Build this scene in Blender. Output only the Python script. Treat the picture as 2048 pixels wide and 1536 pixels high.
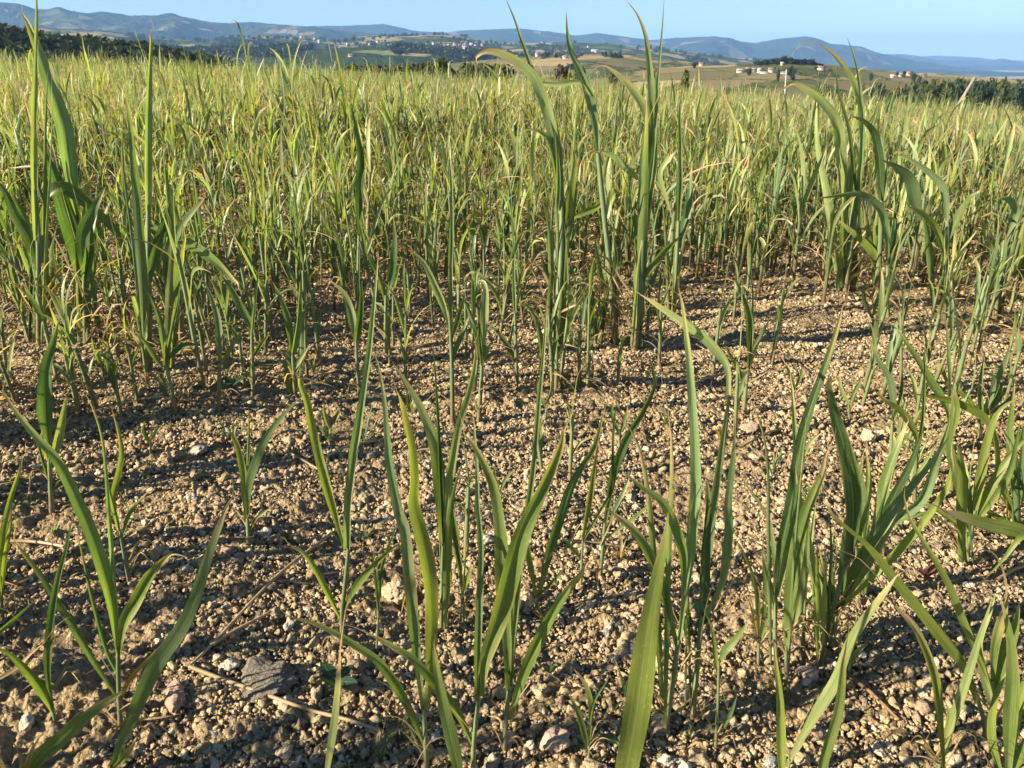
import bpy, math, random
import numpy as np
from mathutils import Vector

R_ = math.radians
sc = bpy.context.scene
col = bpy.context.collection
for o in list(bpy.data.objects):
    bpy.data.objects.remove(o)

# ------------------------------------------------------------------ camera
FPX, CX, CY = 1538.0, 1024.0, 768.0
CAMH = 0.9
PITCH = math.atan((768 - 120) / FPX)
cam_d = bpy.data.cameras.new('camera')
cam_d.sensor_width = 36.0
cam_d.lens = 36.0 * FPX / 2048.0
cam_d.clip_start, cam_d.clip_end = 0.02, 40000
cam_d.dof.use_dof = True
cam_d.dof.focus_distance = 1.9
cam_d.dof.aperture_fstop = 14.0
cam = bpy.data.objects.new('camera', cam_d)
col.objects.link(cam)
cam.location = (0, 0, CAMH)
cam.rotation_euler = (math.pi / 2 - PITCH, 0, 0)
sc.camera = cam

# ------------------------------------------------------------------ light
SUN_EL = R_(26.0)
sd = Vector((-0.93, -0.30, 0)).normalized()
SUN = Vector((sd.x * math.cos(SUN_EL), sd.y * math.cos(SUN_EL), math.sin(SUN_EL)))
w = bpy.data.worlds.new('World')
sc.world = w
w.use_nodes = True
nt = w.node_tree
bg = nt.nodes['Background']
sky = nt.nodes.new('ShaderNodeTexSky')
sky.sky_type = 'NISHITA'
sky.sun_disc = False
sky.sun_elevation = SUN_EL
sky.sun_rotation = math.atan2(sd.x, sd.y)
sky.altitude = 800
sky.air_density = 0.9
sky.dust_density = 0.0
sky.ozone_density = 4.0
nt.links.new(sky.outputs[0], bg.inputs[0])
bg.inputs[1].default_value = 0.05
sun_d = bpy.data.lights.new('sun', 'SUN')
sun_d.energy = 5.0
sun_d.angle = R_(0.53)
sun_d.color = (1.0, 0.875, 0.68)
sun_o = bpy.data.objects.new('sun', sun_d)
col.objects.link(sun_o)
sun_o.location = (-20, -10, 20)
sun_o.rotation_euler = (-SUN).to_track_quat('-Z', 'Y').to_euler()
sc.view_settings.view_transform = 'Standard'
sc.view_settings.look = 'None'
sc.view_settings.exposure = 1.75
sc.view_settings.gamma = 1.0
cy = sc.cycles
cy.max_bounces = 7
cy.diffuse_bounces = 2
cy.glossy_bounces = 2
cy.transmission_bounces = 4
cy.transparent_max_bounces = 4
cy.volume_bounces = 0
cy.caustics_reflective = cy.caustics_refractive = False
cy.use_adaptive_sampling = True
cy.adaptive_threshold = 0.02
try:
    cy.use_denoising = True
    cy.denoiser = 'OPENIMAGEDENOISE'
    cy.denoising_input_passes = 'RGB_ALBEDO_NORMAL'
except Exception:
    pass

# ------------------------------------------------------------------ helpers
rng = np.random.default_rng(7)
random.seed(7)
C0 = np.array([0, 0, CAMH])
FW = np.array([0, math.cos(PITCH), -math.sin(PITCH)])
UP = np.array([0, math.sin(PITCH), math.cos(PITCH)])


def ray(u, v):
    return FW + (u - CX) / FPX * np.array([1.0, 0, 0]) + (CY - v) / FPX * UP


def at(u, v, Y):                                     # the point on a pixel's ray at distance Y
    d = ray(u, v)
    return C0 + d * (Y / d[1])


def proj(P):
    q = np.asarray(P) - C0
    dz = q @ FW
    dz = np.where(np.abs(dz) < 1e-6, 1e-6, dz)
    return CX + FPX * q[..., 0] / dz, CY - FPX * (q @ UP) / dz, dz


def h2(ix, iy, s):
    n = (ix.astype(np.int64) * 374761393 + iy.astype(np.int64) * 668265263 + s * 974634777) & 0xffffffff
    n = ((n ^ (n >> 13)) * 1274126177) & 0xffffffff
    return ((n ^ (n >> 16)) & 0xffff) / 65535.0


def vnoise(x, y, s=0):
    x = np.asarray(x, float); y = np.asarray(y, float)
    ix = np.floor(x); iy = np.floor(y)
    fx = x - ix; fy = y - iy
    fx = fx * fx * (3 - 2 * fx); fy = fy * fy * (3 - 2 * fy)
    a = h2(ix, iy, s); b = h2(ix + 1, iy, s); c = h2(ix, iy + 1, s); d = h2(ix + 1, iy + 1, s)
    return (a * (1 - fx) + b * fx) * (1 - fy) + (c * (1 - fx) + d * fx) * fy - 0.5


def fbm(x, y, oct=4, s=0, gain=0.5):
    t = 0; a = 1.0
    for k in range(oct):
        t = t + a * vnoise(x * 2 ** k + 17.3 * k, y * 2 ** k - 9.1 * k, s + k)
        a *= gain
    return t


def macro(x, y):                                     # field surface without the fine relief
    x = np.asarray(x, float); y = np.asarray(y, float)
    r = np.hypot(x, y)
    r = np.hypot(x, y)
    z = -0.0425 * 70 * np.tanh(x / 70) - 0.010 * np.clip(x, 0, 60)
    q = np.clip((r - 7) / 38, 0, 1)
    z = z - 0.42 * q * q * (3 - 2 * q)
    d = np.clip(r - 47, 0, None)
    return z - 75 * (1 - np.exp(-d * 0.055 / 75)) * np.clip(d / 12, 0, 1)


def zg(x, y):
    x = np.asarray(x, float); y = np.asarray(y, float)
    near = np.clip(1.6 - np.hypot(x, y) / 9, 0, 1)
    return macro(x, y) + near * (0.030 * fbm(x * 3.1, y * 3.1, 2, 3) + 0.016 * fbm(x * 11, y * 11, 2, 5))


def on_ground(u, v):
    d = ray(u, v)
    t = CAMH / max(1e-4, -d[2])
    for _ in range(12):
        p = C0 + d * t
        t += (p[2] - float(zg(p[0], p[1]))) / max(1e-3, -d[2])
    return C0 + d * t


def mesh(name, V, F, mat, parent=None, C=None, P=None, smooth=True, mats=None, mi=None):
    """one mesh object from arrays; F is (n,3) or (n,4)"""
    V = np.asarray(V, np.float32); F = np.asarray(F, np.int32)
    me = bpy.data.meshes.new(name)
    k = F.shape[1]
    me.vertices.add(len(V)); me.vertices.foreach_set('co', V.ravel())
    me.loops.add(F.size); me.loops.foreach_set('vertex_index', F.ravel())
    me.polygons.add(len(F)); me.polygons.foreach_set('loop_start', np.arange(0, F.size, k, dtype=np.int32))
    if smooth:
        me.polygons.foreach_set('use_smooth', np.ones(len(F), bool))
    if C is not None:
        a = me.attributes.new('Col', 'FLOAT_COLOR', 'POINT')
        c4 = np.ones((len(V), 4), np.float32); c4[:, :3] = C
        a.data.foreach_set('color', c4.ravel())
    if P is not None:
        a = me.attributes.new('Par', 'FLOAT_VECTOR', 'POINT')
        a.data.foreach_set('vector', np.asarray(P, np.float32).ravel())
    for m in (mats or [mat]):
        me.materials.append(m)
    if mi is not None:
        me.polygons.foreach_set('material_index', np.asarray(mi, np.int32))
    me.update(calc_edges=True)
    me.validate()
    o = bpy.data.objects.new(name, me)
    col.objects.link(o)
    if parent is not None:
        o.parent = parent
    return o


def tag(o, label=None, cat=None, group=None, kind=None):
    for k, v in (('label', label), ('category', cat), ('group', group), ('kind', kind)):
        if v:
            o[k] = v
    return o


def empty(name, loc=(0, 0, 0), rz=0.0):
    o = bpy.data.objects.new(name, None)
    o.empty_display_size = 0.05
    col.objects.link(o)
    o.location = loc
    o.rotation_euler = (0, 0, rz)
    return o


def join(parts):
    """parts: [(V,F,C,P)...] -> one"""
    Vs, Fs, Cs, Ps, n = [], [], [], [], 0
    for V, F, C, P in parts:
        Vs.append(V); Fs.append(F + n); Cs.append(C); Ps.append(P); n += len(V)
    return np.concatenate(Vs), np.concatenate(Fs), np.concatenate(Cs), np.concatenate(Ps)


# ------------------------------------------------------------------ materials
class N:
    def __init__(s, name):
        s.m = bpy.data.materials.new(name)
        s.m.use_nodes = True
        s.t = s.m.node_tree
        s.t.nodes.clear()
        s.out = s.t.nodes.new('ShaderNodeOutputMaterial')

    def n(s, typ, **kw):
        x = s.t.nodes.new('ShaderNode' + typ)
        for k, v in kw.items():
            if k in x.inputs.keys():
                s.put(x.inputs[k], v)
            else:
                setattr(x, k, v)
        return x

    def put(s, sock, v):
        if isinstance(v, bpy.types.NodeSocket):
            s.t.links.new(v, sock)
        elif isinstance(v, (tuple, list)) and len(v) == 3 and sock.type == 'RGBA':
            sock.default_value = (*v, 1)
        else:
            sock.default_value = v

    def math(s, op, a, b=0.0, c=0.0, clamp=False):
        x = s.t.nodes.new('ShaderNodeMath'); x.operation = op; x.use_clamp = clamp
        for i, v in enumerate((a, b, c)):
            s.put(x.inputs[i], v)
        return x.outputs[0]

    def mix(s, f, a, b, blend='MIX'):
        x = s.t.nodes.new('ShaderNodeMix'); x.data_type = 'RGBA'; x.blend_type = blend
        s.put(x.inputs[0], f); s.put(x.inputs[6], a); s.put(x.inputs[7], b)
        return x.outputs[2]

    def ramp(s, f, stops, interp='LINEAR'):
        x = s.t.nodes.new('ShaderNodeValToRGB')
        x.color_ramp.interpolation = interp
        e = x.color_ramp.elements
        while len(e) < len(stops):
            e.new(0.5)
        for q, (p, c) in zip(e, stops):
            q.position = p
            q.color = (*c, 1) if len(c) == 3 else c
        s.put(x.inputs[0], f)
        return x.outputs[0]

    def noise(s, vec, scale, detail=3, rough=0.55, dist=0.0):
        x = s.t.nodes.new('ShaderNodeTexNoise')
        s.put(x.inputs['Vector'], vec)
        x.inputs['Scale'].default_value = scale
        x.inputs['Detail'].default_value = detail
        x.inputs['Roughness'].default_value = rough
        x.inputs['Distortion'].default_value = dist
        return x.outputs[0]

    def pos(s):
        return s.t.nodes.new('ShaderNodeNewGeometry').outputs['Position']

    def bump(s, h, strength, dist):
        x = s.t.nodes.new('ShaderNodeBump')
        x.inputs['Strength'].default_value = strength
        x.inputs['Distance'].default_value = dist
        s.put(x.inputs['Height'], h)
        return x.outputs[0]

    def done(s, sh):
        s.t.links.new(sh, s.out.inputs[0])
        return s.m


def leaf_material(name, trans=0.42):
    k = N(name)
    c = k.n('Attribute', attribute_name='Col').outputs['Color']
    par = k.n('Attribute', attribute_name='Par').outputs['Vector']
    sx = k.n('SeparateXYZ', Vector=par)
    s_, l_, r_ = sx.outputs
    vec = k.n('CombineXYZ', X=k.math('MULTIPLY', s_, 9.0), Y=k.math('MULTIPLY', l_, 5.0), Z=k.math('MULTIPLY', r_, 37.0)).outputs[0]
    st = k.noise(vec, 1.0, 2, 0.6)
    bl = k.noise(k.n('CombineXYZ', X=k.math('MULTIPLY', s_, 1.2), Y=k.math('MULTIPLY', l_, 22.0), Z=k.math('MULTIPLY', r_, 11.0)).outputs[0], 1.0, 3, 0.6)
    ob = k.n('ObjectInfo').outputs['Random']
    val = k.math('MULTIPLY', k.math('MULTIPLY_ADD', st, 1.2, 0.40), k.math('MULTIPLY_ADD', bl, 0.55, 0.72))
    val = k.math('MULTIPLY', val, k.math('MULTIPLY_ADD', ob, 0.3, 0.86))
    c2 = k.mix(1.0, c, k.n('CombineColor', Red=val, Green=val, Blue=val).outputs[0], 'MULTIPLY')
    rib = k.math('SUBTRACT', 1.0, k.math('MULTIPLY', k.math('ABSOLUTE', s_), 9.0), clamp=True)
    c3 = k.mix(k.math('MULTIPLY', rib, 0.55), c2, (0.24, 0.27, 0.12))
    # small pale and rusty specks
    sp = k.noise(k.n('CombineXYZ', X=k.math('MULTIPLY', s_, 5.0), Y=k.math('MULTIPLY', l_, 130.0), Z=k.math('MULTIPLY', r_, 23.0)).outputs[0], 1.0, 2, 0.5)
    c3 = k.mix(k.math('MULTIPLY', k.math('SUBTRACT', sp, 0.62, clamp=True), 3.5, clamp=True), c3, (0.36, 0.31, 0.15))
    s2 = k.noise(k.n('CombineXYZ', X=k.math('MULTIPLY', s_, 2.5), Y=k.math('MULTIPLY', l_, 60.0), Z=k.math('MULTIPLY', r_, 71.0)).outputs[0], 1.0, 3, 0.6)
    c3 = k.mix(k.math('MULTIPLY', k.math('SUBTRACT', s2, 0.66, clamp=True), 4.5, clamp=True), c3, (0.20, 0.11, 0.045))
    b = k.n('BsdfPrincipled')
    k.put(b.inputs['Base Color'], c3)
    b.inputs['Roughness'].default_value = 0.46
    b.inputs['Specular IOR Level'].default_value = 0.42
    k.put(b.inputs['Normal'], k.bump(st, 0.35, 0.0006))
    t = k.n('BsdfTranslucent')
    k.put(t.inputs[0], k.mix(1.0, c3, (1.5, 1.6, 0.6), 'MULTIPLY'))
    m = k.n('MixShader')
    m.inputs[0].default_value = trans
    k.t.links.new(b.outputs[0], m.inputs[1]); k.t.links.new(t.outputs[0], m.inputs[2])
    return k.done(m.outputs[0])


M_LEAF = leaf_material('sorghum_leaf')
M_STEM = leaf_material('sorghum_stem', 0.12)

# ------------------------------------------------------------------ soil, gravel
def soil_material(name, bump=1.0):
    k = N(name)
    p = k.pos()
    n1 = k.noise(p, 4.0, 3, 0.6)
    n2 = k.noise(p, 45.0, 4, 0.65)
    n3 = k.noise(p, 320.0, 3, 0.7)
    c = k.ramp(n1, [(0.3, (0.245, 0.175, 0.092)), (0.5, (0.30, 0.222, 0.122)), (0.7, (0.35, 0.268, 0.158))])
    c = k.mix(k.math('MULTIPLY', k.math('SUBTRACT', n2, 0.45, clamp=True), 2.2, clamp=True), c, (0.19, 0.13, 0.072))
    c = k.mix(k.math('MULTIPLY', k.math('SUBTRACT', n3, 0.55, clamp=True), 2.5, clamp=True), c, (0.46, 0.38, 0.27))
    b = k.n('BsdfPrincipled')
    k.put(b.inputs['Base Color'], c)
    b.inputs['Roughness'].default_value = 0.95
    b.inputs['Specular IOR Level'].default_value = 0.12
    vo = k.n('TexVoronoi', Vector=k.n('VectorMath', operation='ADD').outputs[0], Scale=110.0)
    va = vo.inputs['Vector'].links[0].from_node
    k.put(va.inputs[0], p)
    k.put(va.inputs[1], k.n('CombineXYZ', X=k.math('MULTIPLY', n2, 0.012), Y=k.math('MULTIPLY', n3, 0.008), Z=0.0).outputs[0])
    cr = k.math('SUBTRACT', 0.75, vo.outputs['Distance'])
    h = k.math('MULTIPLY_ADD', n3, 0.40, k.math('MULTIPLY_ADD', cr, 0.75, k.math('MULTIPLY', n2, 0.8)))
    k.put(b.inputs['Normal'], k.bump(h, 1.0 * bump, 0.011))
    return k.done(b.outputs[0])


def clod_material(name):
    k = N(name)
    p = k.pos()
    c = k.n('Attribute', attribute_name='Col').outputs['Color']
    n2 = k.noise(p, 150.0, 3, 0.65)
    n3 = k.noise(p, 700.0, 2, 0.7)
    v = k.math('MULTIPLY_ADD', n2, 0.95, 0.45)
    c = k.mix(1.0, c, k.n('CombineColor', Red=v, Green=v, Blue=v).outputs[0], 'MULTIPLY')
    c = k.mix(k.math('MULTIPLY', k.math('SUBTRACT', n3, 0.56, clamp=True), 3.0, clamp=True), c, (0.20, 0.15, 0.10))
    b = k.n('BsdfPrincipled')
    k.put(b.inputs['Base Color'], c)
    b.inputs['Roughness'].default_value = 0.92
    b.inputs['Specular IOR Level'].default_value = 0.18
    k.put(b.inputs['Normal'], k.bump(k.math('MULTIPLY_ADD', n3, 0.4, n2), 1.0, 0.006))
    return k.done(b.outputs[0])


M_SOIL = soil_material('dry_soil')
M_CLOD = clod_material('dry_clods')

# ground: one polar sheet from under the camera to beyond the farthest hill
TH_IN = np.arange(-44, 44.01, 0.24)
TH = np.radians(np.concatenate([np.linspace(-180, -60, 25)[:-1], np.linspace(-60, -44, 24)[:-1], TH_IN,
                                np.linspace(44, 60, 24)[1:], np.linspace(60, 180, 25)[1:]]))
RR = np.concatenate([[0.0, 0.15, 0.3, 0.4], np.geomspace(0.48, 7.0, 560), np.geomspace(7.3, 60, 70)[0:], np.geomspace(66, 16000, 40)])
tt, rr = np.meshgrid(TH, RR)
X = rr * np.sin(tt); Y = rr * np.cos(tt)
Z = zg(X, Y)
nearw = np.clip((8 - rr) / 5, 0, 1)
bumps = np.abs(fbm(X * 33, Y * 33, 3, 21)) * 0.020 + np.clip(fbm(X * 85, Y * 85, 3, 31), -0.2, 1) * 0.018 + np.clip(fbm(X * 14, Y * 14, 2, 35), 0, 1) * 0.012
Z = Z + nearw * (bumps - 0.007)
nr, nc = X.shape
idx = np.arange(nr * nc).reshape(nr, nc)
F = np.stack([idx[:-1, :-1], idx[:-1, 1:], idx[1:, 1:], idx[1:, :-1]], -1).reshape(-1, 4)
ground = mesh('ground', np.stack([X, Y, Z], -1).reshape(-1, 3), F[:, ::-1], M_SOIL)
tag(ground, kind='structure')


def icos(sub):
    import bmesh
    bm = bmesh.new()
    bmesh.ops.create_icosphere(bm, subdivisions=sub, radius=1.0)
    V = np.array([v.co[:] for v in bm.verts]); F_ = np.array([[v.index for v in f.verts] for f in bm.faces])
    bm.free()
    return V, F_


def n3(V, s):
    return (vnoise(V[:, 0] + V[:, 2] * 0.71, V[:, 1] - V[:, 2] * 0.57, s) + vnoise(V[:, 2] + V[:, 1] * 0.63, V[:, 0] - V[:, 1] * 0.5, s + 7)) * 0.9


def rock(sub, seed, rough=0.5, facet=0.5):
    V, F_ = icos(sub)
    g = np.random.default_rng(seed)
    V = V * (1 + 1.25 * rough * n3(V * 1.5 + seed, seed)[:, None] + 0.8 * rough * n3(V * 3.3 - seed, seed + 3)[:, None] + (0.3 * rough * n3(V * 7.0, seed + 9)[:, None] if sub > 2 else 0))
    for _ in range(4):                                # a few broken flat faces
        n = g.normal(size=3); n /= np.linalg.norm(n)
        d = V @ n
        lim = g.uniform(0.55, 0.85)
        V = V - np.outer(np.clip(d - lim, 0, None) * facet, n)
    V = V * np.array([1, g.uniform(0.7, 0.95), g.uniform(0.55, 0.85)])
    return V, F_


def rots(n, g, flat=False):
    a = g.uniform(0, 2 * np.pi, n)
    b = g.normal(0, 0.5, n)
    c = g.normal(0, 0.5, n)
    ca, sa, cb, sb, cc, s_ = np.cos(a), np.sin(a), np.cos(b), np.sin(b), np.cos(c), np.sin(c)
    z = np.zeros(n); o = np.ones(n)
    Rz = np.stack([ca, -sa, z, sa, ca, z, z, z, o], -1).reshape(n, 3, 3)
    Rx = np.stack([o, z, z, z, cb, -sb, z, sb, cb], -1).reshape(n, 3, 3)
    Ry = np.stack([cc, z, s_, z, o, z, -s_, z, cc], -1).reshape(n, 3, 3)
    return Rz @ Rx @ Ry


def scatter_rocks(protos, X, Y, S, Cc, g, sink=0.25):
    out = []
    which = g.integers(0, len(protos), len(X))
    Rm = rots(len(X), g)
    Zz = zg(X, Y)
    for k, (V, F_) in enumerate(protos):
        m = np.where(which == k)[0]
        if not len(m):
            continue
        VV = np.einsum('nij,vj->nvi', Rm[m], V) * S[m, None, None]
        VV += np.stack([X[m], Y[m], Zz[m] + S[m] * (0.62 - 2 * sink) + 0.002], -1)[:, None, :]
        FF = (F_[None] + (np.arange(len(m)) * len(V))[:, None, None]).reshape(-1, 3)
        CC = np.repeat(Cc[m], len(V), 0)
        out.append((VV.reshape(-1, 3), FF, CC, np.zeros((len(VV) * len(V), 3), np.float32)))
    return out


CLODC = np.array([[0.47, 0.355, 0.20], [0.51, 0.395, 0.235], [0.42, 0.305, 0.165], [0.57, 0.455, 0.295], [0.63, 0.54, 0.40],
                  [0.36, 0.27, 0.17], [0.46, 0.31, 0.20], [0.30, 0.25, 0.19]])
CLODP = np.array([0.26, 0.22, 0.18, 0.12, 0.06, 0.09, 0.04, 0.03])


def patch(n, r0, r1, a, g):
    r = np.sqrt(g.uniform(r0 * r0, r1 * r1, n)); th = g.uniform(-a, a, n)
    return r * np.sin(th), r * np.cos(th)


g = np.random.default_rng(11)
P3 = [rock(3, 100 + i, 0.8, 0.5) for i in range(10)]
P2 = [rock(2, 200 + i, 0.85, 0.4) for i in range(16)]
P1 = [rock(1, 300 + i, 0.7, 0.35) for i in range(16)]
gr = []


def add_clods(protos, n, r0, r1, lo, med, hi, ang=0.75, thr=-0.25, sink=0.36):
    x, y = patch(n, r0, r1, ang, g)
    keep = fbm(x * 5, y * 5, 2, 44) > thr + g.normal(0, 0.12, n)
    x, y = x[keep], y[keep]
    s = np.clip(np.exp(g.normal(math.log(med), 0.42, len(x))), lo, hi) / 2
    c = CLODC[g.choice(len(CLODC), len(x), p=CLODP)] * g.uniform(0.85, 1.12, (len(x), 1))
    gr.extend(scatter_rocks(protos, x, y, s, c, g, sink))


add_clods(P3, 1100, 0.5, 1.7, 0.013, 0.018, 0.030, thr=-0.1, sink=0.28)
add_clods(P2, 16000, 0.5, 1.7, 0.005, 0.0085, 0.017)
add_clods(P1, 56000, 0.45, 1.7, 0.0025, 0.0048, 0.008)
add_clods(P2, 8500, 1.7, 3.4, 0.008, 0.0135, 0.026)
add_clods(P1, 66000, 1.7, 3.4, 0.004, 0.0078, 0.013)
add_clods(P1, 22000, 3.4, 7.0, 0.012, 0.019, 0.035, ang=0.68)
V, F, C, P = join(gr)
gravel = mesh('gravel', V, F, M_CLOD, C=C, smooth=True)
tag(gravel, 'tan crumbly clods and gravel strewn over the dry field soil', 'gravel', kind='stuff')
del V, F, C, P, gr


def unit_(a):
    return a / np.maximum(np.linalg.norm(a, axis=-1, keepdims=True), 1e-9)


# single stones that stand out
def stone(u, v, px, colr, label, seed, flat=0.75, wide=1.0, sub=3, name='stone', cat='stone', rough=0.4):
    p = on_ground(u, v + px * 0.2)
    dep = (p - C0) @ FW
    s = px * dep / FPX / 2
    V, F_ = rock(sub + 1, seed, rough, 0.85)
    if cat == 'clod':                                 # crumbs stuck together
        V, F_ = rock(5, seed, rough * .8, 0.5)
        q = unit_(V)
        hi = n3(V * 9.0, seed + 40)
        V = V + q * (0.16 * np.abs(hi) + 0.10 * np.abs(n3(V * 19.0, seed + 41)))[:, None]
    V = V * np.array([wide, 1.0, flat]) * s
    o = mesh(name, V, F_, M_CLOD, C=np.tile(colr, (len(V), 1)))
    o.location = (p[0], p[1], float(zg(p[0], p[1])) + s * flat * 0.45 + 0.003)
    o.rotation_euler = (0, 0, seed * 1.7)
    tag(o, label, cat, 'stones lying on the soil')


PK, WH, TN, GY = (0.50, 0.36, 0.26), (0.62, 0.53, 0.40), (0.47, 0.34, 0.20), (0.27, 0.24, 0.19)
stone(1110, 1478, 74, PK, 'largest pale pink stone, speckled, right of the pair of stalks at the bottom edge', 1, 0.85)
stone(1614, 1346, 46, (0.46, 0.33, 0.25), 'rounded pinkish stone in the shade under the long crossing leaves', 2, 0.8)
stone(353, 1393, 58, (0.48, 0.31, 0.22), 'wedge shaped pink stone left of the dark clod beside the bent straw', 3, 0.7, 1.2)
stone(530, 1350, 92, (0.21, 0.18, 0.135), 'large dark grey crumbly clod inside the bend of the folded straw', 4, 0.5, 1.1, name='soil_clod', cat='clod', rough=0.6)
stone(55, 1446, 40, WH, 'pale round stone near the left of the two leaning leaves in the corner', 5, 0.8)
stone(375, 608, 46, PK, 'large flat pinkish stone upright among stalks in the back row', 6, 0.8)
stone(968, 795, 30, (0.58, 0.45, 0.30), 'round pale stone standing alone on the open soil right behind a stalk', 7, 0.9)
stone(345, 915, 40, TN, 'broad tan crumbly clod alone in the open strip near the feathery seedling', 8, 0.8, 1.1, name='soil_clod', cat='clod', rough=0.6)
stone(400, 900, 34, (0.5, 0.44, 0.33), 'grey white stone just left of the feathery green seedling', 9, 0.8)
stone(578, 1253, 26, WH, 'small white angular stone left of the thin purple tipped leaf', 10, 0.9)
stone(1734, 876, 34, (0.52, 0.38, 0.25), 'tan stone casting a black shadow on the bright open soil', 12, 0.8)
stone(1495, 852, 36, (0.50, 0.36, 0.26), 'flat pinkish stone near the foot of the lone stalk on bright soil', 13, 0.6, 1.3)
stone(1062, 1492, 24, WH, 'small rounded whitish stone touching the largest pink stone from the left', 14, 0.9)
stone(1000, 1376, 40, (0.55, 0.40, 0.23), 'ochre lump of earth between the two stalks at the bottom edge', 15, 0.8, name='soil_clod', cat='clod', rough=0.6)
stone(790, 1180, 60, (0.52, 0.40, 0.25), 'knobbly tan clod left of the broad bright central leaf', 16, 0.7, name='soil_clod', cat='clod', rough=0.6)
stone(570, 1505, 36, (0.54, 0.42, 0.27), 'smooth tan stone at the lower edge below the folded straw', 17, 0.9)
stone(1723, 1310, 20, (0.5, 0.45, 0.38), 'little grey white stone between two crossing yellow green leaves', 18, 0.9)
stone(1540, 1523, 34, (0.40, 0.38, 0.34), 'grey stone at the bottom edge in deep shade', 19, 0.7)


# ------------------------------------------------------------------ far land
def hill_material(name, wood, wood2, fields, fscale, amount, tree=0.06):
    k = N(name)
    p = k.pos()
    st = k.n('Mapping', Vector=p, vector_type='POINT')
    st.inputs['Scale'].default_value = (1, 1, 0.0)
    q = st.outputs[0]
    warp = k.noise(q, fscale * 1.7, 3, 0.6)
    wq = k.n('VectorMath', operation='ADD').outputs[0]
    wn = wq.node
    k.put(wn.inputs[0], q)
    cv = k.n('CombineXYZ', X=k.math('MULTIPLY', warp, 0.5 / fscale), Y=k.math('MULTIPLY', warp, -0.4 / fscale), Z=0.0).outputs[0]
    k.put(wn.inputs[1], cv)
    vo = k.n('TexVoronoi', Vector=wq, Scale=fscale)
    cellc = vo.outputs['Color']
    sep = k.n('SeparateColor', Color=cellc)
    fc = k.ramp(sep.outputs[0], [(i / len(fields), c) for i, c in enumerate(fields)], 'CONSTANT')
    n1 = k.noise(q, tree, 4, 0.7)
    wd = k.ramp(n1, [(0.35, wood), (0.62, wood2)])
    big = k.noise(q, fscale * 0.28, 4, 0.6)
    mask = k.math('ADD', k.math('MULTIPLY', k.math('SUBTRACT', big, 0.5), 3.0), k.math('SUBTRACT', sep.outputs[1], 1.0 - amount))
    mask = k.math('MULTIPLY', mask, 9.0, clamp=True)
    # hedges along the field edges
    ve = k.n('TexVoronoi', Vector=wq, Scale=fscale, feature='DISTANCE_TO_EDGE')
    hedge = k.math('GREATER_THAN', ve.outputs['Distance'], k.math('MULTIPLY_ADD', n1, 0.12, -0.03))
    mask = k.math('MULTIPLY', mask, hedge)
    c = k.mix(mask, wd, fc)
    b = k.n('BsdfPrincipled')
    k.put(b.inputs['Base Color'], c)
    b.inputs['Roughness'].default_value = 1.0
    b.inputs['Specular IOR Level'].default_value = 0.0
    k.put(b.inputs['Normal'], k.bump(k.math('MULTIPLY', n1, k.math('SUBTRACT', 1.0, mask)), 0.9, 0.6 / tree))
    return k.done(b.outputs[0])


class Layer:
    """a ridge of real depth: its crest stands at distance Y and shows at the given skyline"""

    def __init__(s, name, Y, pts, Wf, Wb, Hf, Hb, mat, relief, lam, seed, rough=1.0, Yvar=0.0, prof=1.5, ns=70):
        s.Y, s.Wf, s.Hf, s.relief, s.lam, s.seed, s.Yvar, s.prof = Y, Wf, Hf, relief, lam, seed, Yvar, prof
        pts = np.array(pts, float)
        s.pts = pts
        s.rough = rough
        U = np.arange(-900, 2960, 8.0)
        t = np.concatenate([np.linspace(0, 1, ns), 1 + np.linspace(0, 1, 14)[1:]])
        uu, tg = np.meshgrid(U, t)
        Pm = s.S(uu, np.clip(tg, 0, 1))
        back = np.clip(tg - 1, 0, 1)
        cr = s.S(uu, np.zeros_like(uu))
        dirx = cr[..., 0] / np.hypot(cr[..., 0], cr[..., 1]); diry = cr[..., 1] / np.hypot(cr[..., 0], cr[..., 1])
        B = np.stack([cr[..., 0] + dirx * Wb * back, cr[..., 1] + diry * Wb * back, cr[..., 2] - Hb * back ** 1.4], -1)
        Pm = np.where((tg > 1)[..., None], B, Pm)
        order = np.concatenate([np.arange(ns - 1, -1, -1), np.arange(ns, len(t))])
        Pm = Pm[order]
        a, b_ = Pm.shape[:2]
        ix = np.arange(a * b_).reshape(a, b_)
        F_ = np.stack([ix[:-1, :-1], ix[:-1, 1:], ix[1:, 1:], ix[1:, :-1]], -1).reshape(-1, 4)
        s.o = mesh(name, Pm.reshape(-1, 3), F_, mat)
        tag(s.o, kind='structure')

    def S(s, u, t):
        u = np.asarray(u, float); t = np.asarray(t, float)
        v = np.interp(u, s.pts[:, 0], s.pts[:, 1]) + s.rough * (1.6 * fbm(u / 60, u * 0, 3, s.seed) + 1.1 * fbm(u / 9, u * 0 + 5, 2, s.seed + 1))
        Yc = s.Y * (1 + s.Yvar * 2 * fbm(u / 420, u * 0 + 3.3, 2, s.seed + 4))
        dx = (u - CX) / FPX
        dy = FW[1] + (CY - v) / FPX * UP[1]
        dz = FW[2] + (CY - v) / FPX * UP[2]
        x = dx * Yc / dy; y = Yc; z = CAMH + dz * Yc / dy
        k = 1 - t * s.Wf / np.hypot(x, y)
        xx, yy = x * k, y * k
        zz = z - s.Hf * t ** s.prof
        rel = fbm(xx / s.lam, yy / s.lam, 4, s.seed + 11)
        zz = zz + s.relief * rel * np.clip((t - .04) * 2.2, 0, 1)
        return np.stack([xx, yy, zz], -1)

    def find(s, u, v):
        lo, hi = 0.0, 1.0
        ts = np.linspace(0, 1, 200)
        pv = proj(s.S(np.full(200, u), ts))[1]
        k = np.argmin(np.abs(pv - v))
        return s.S(np.array(u), np.array(ts[k]))


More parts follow.
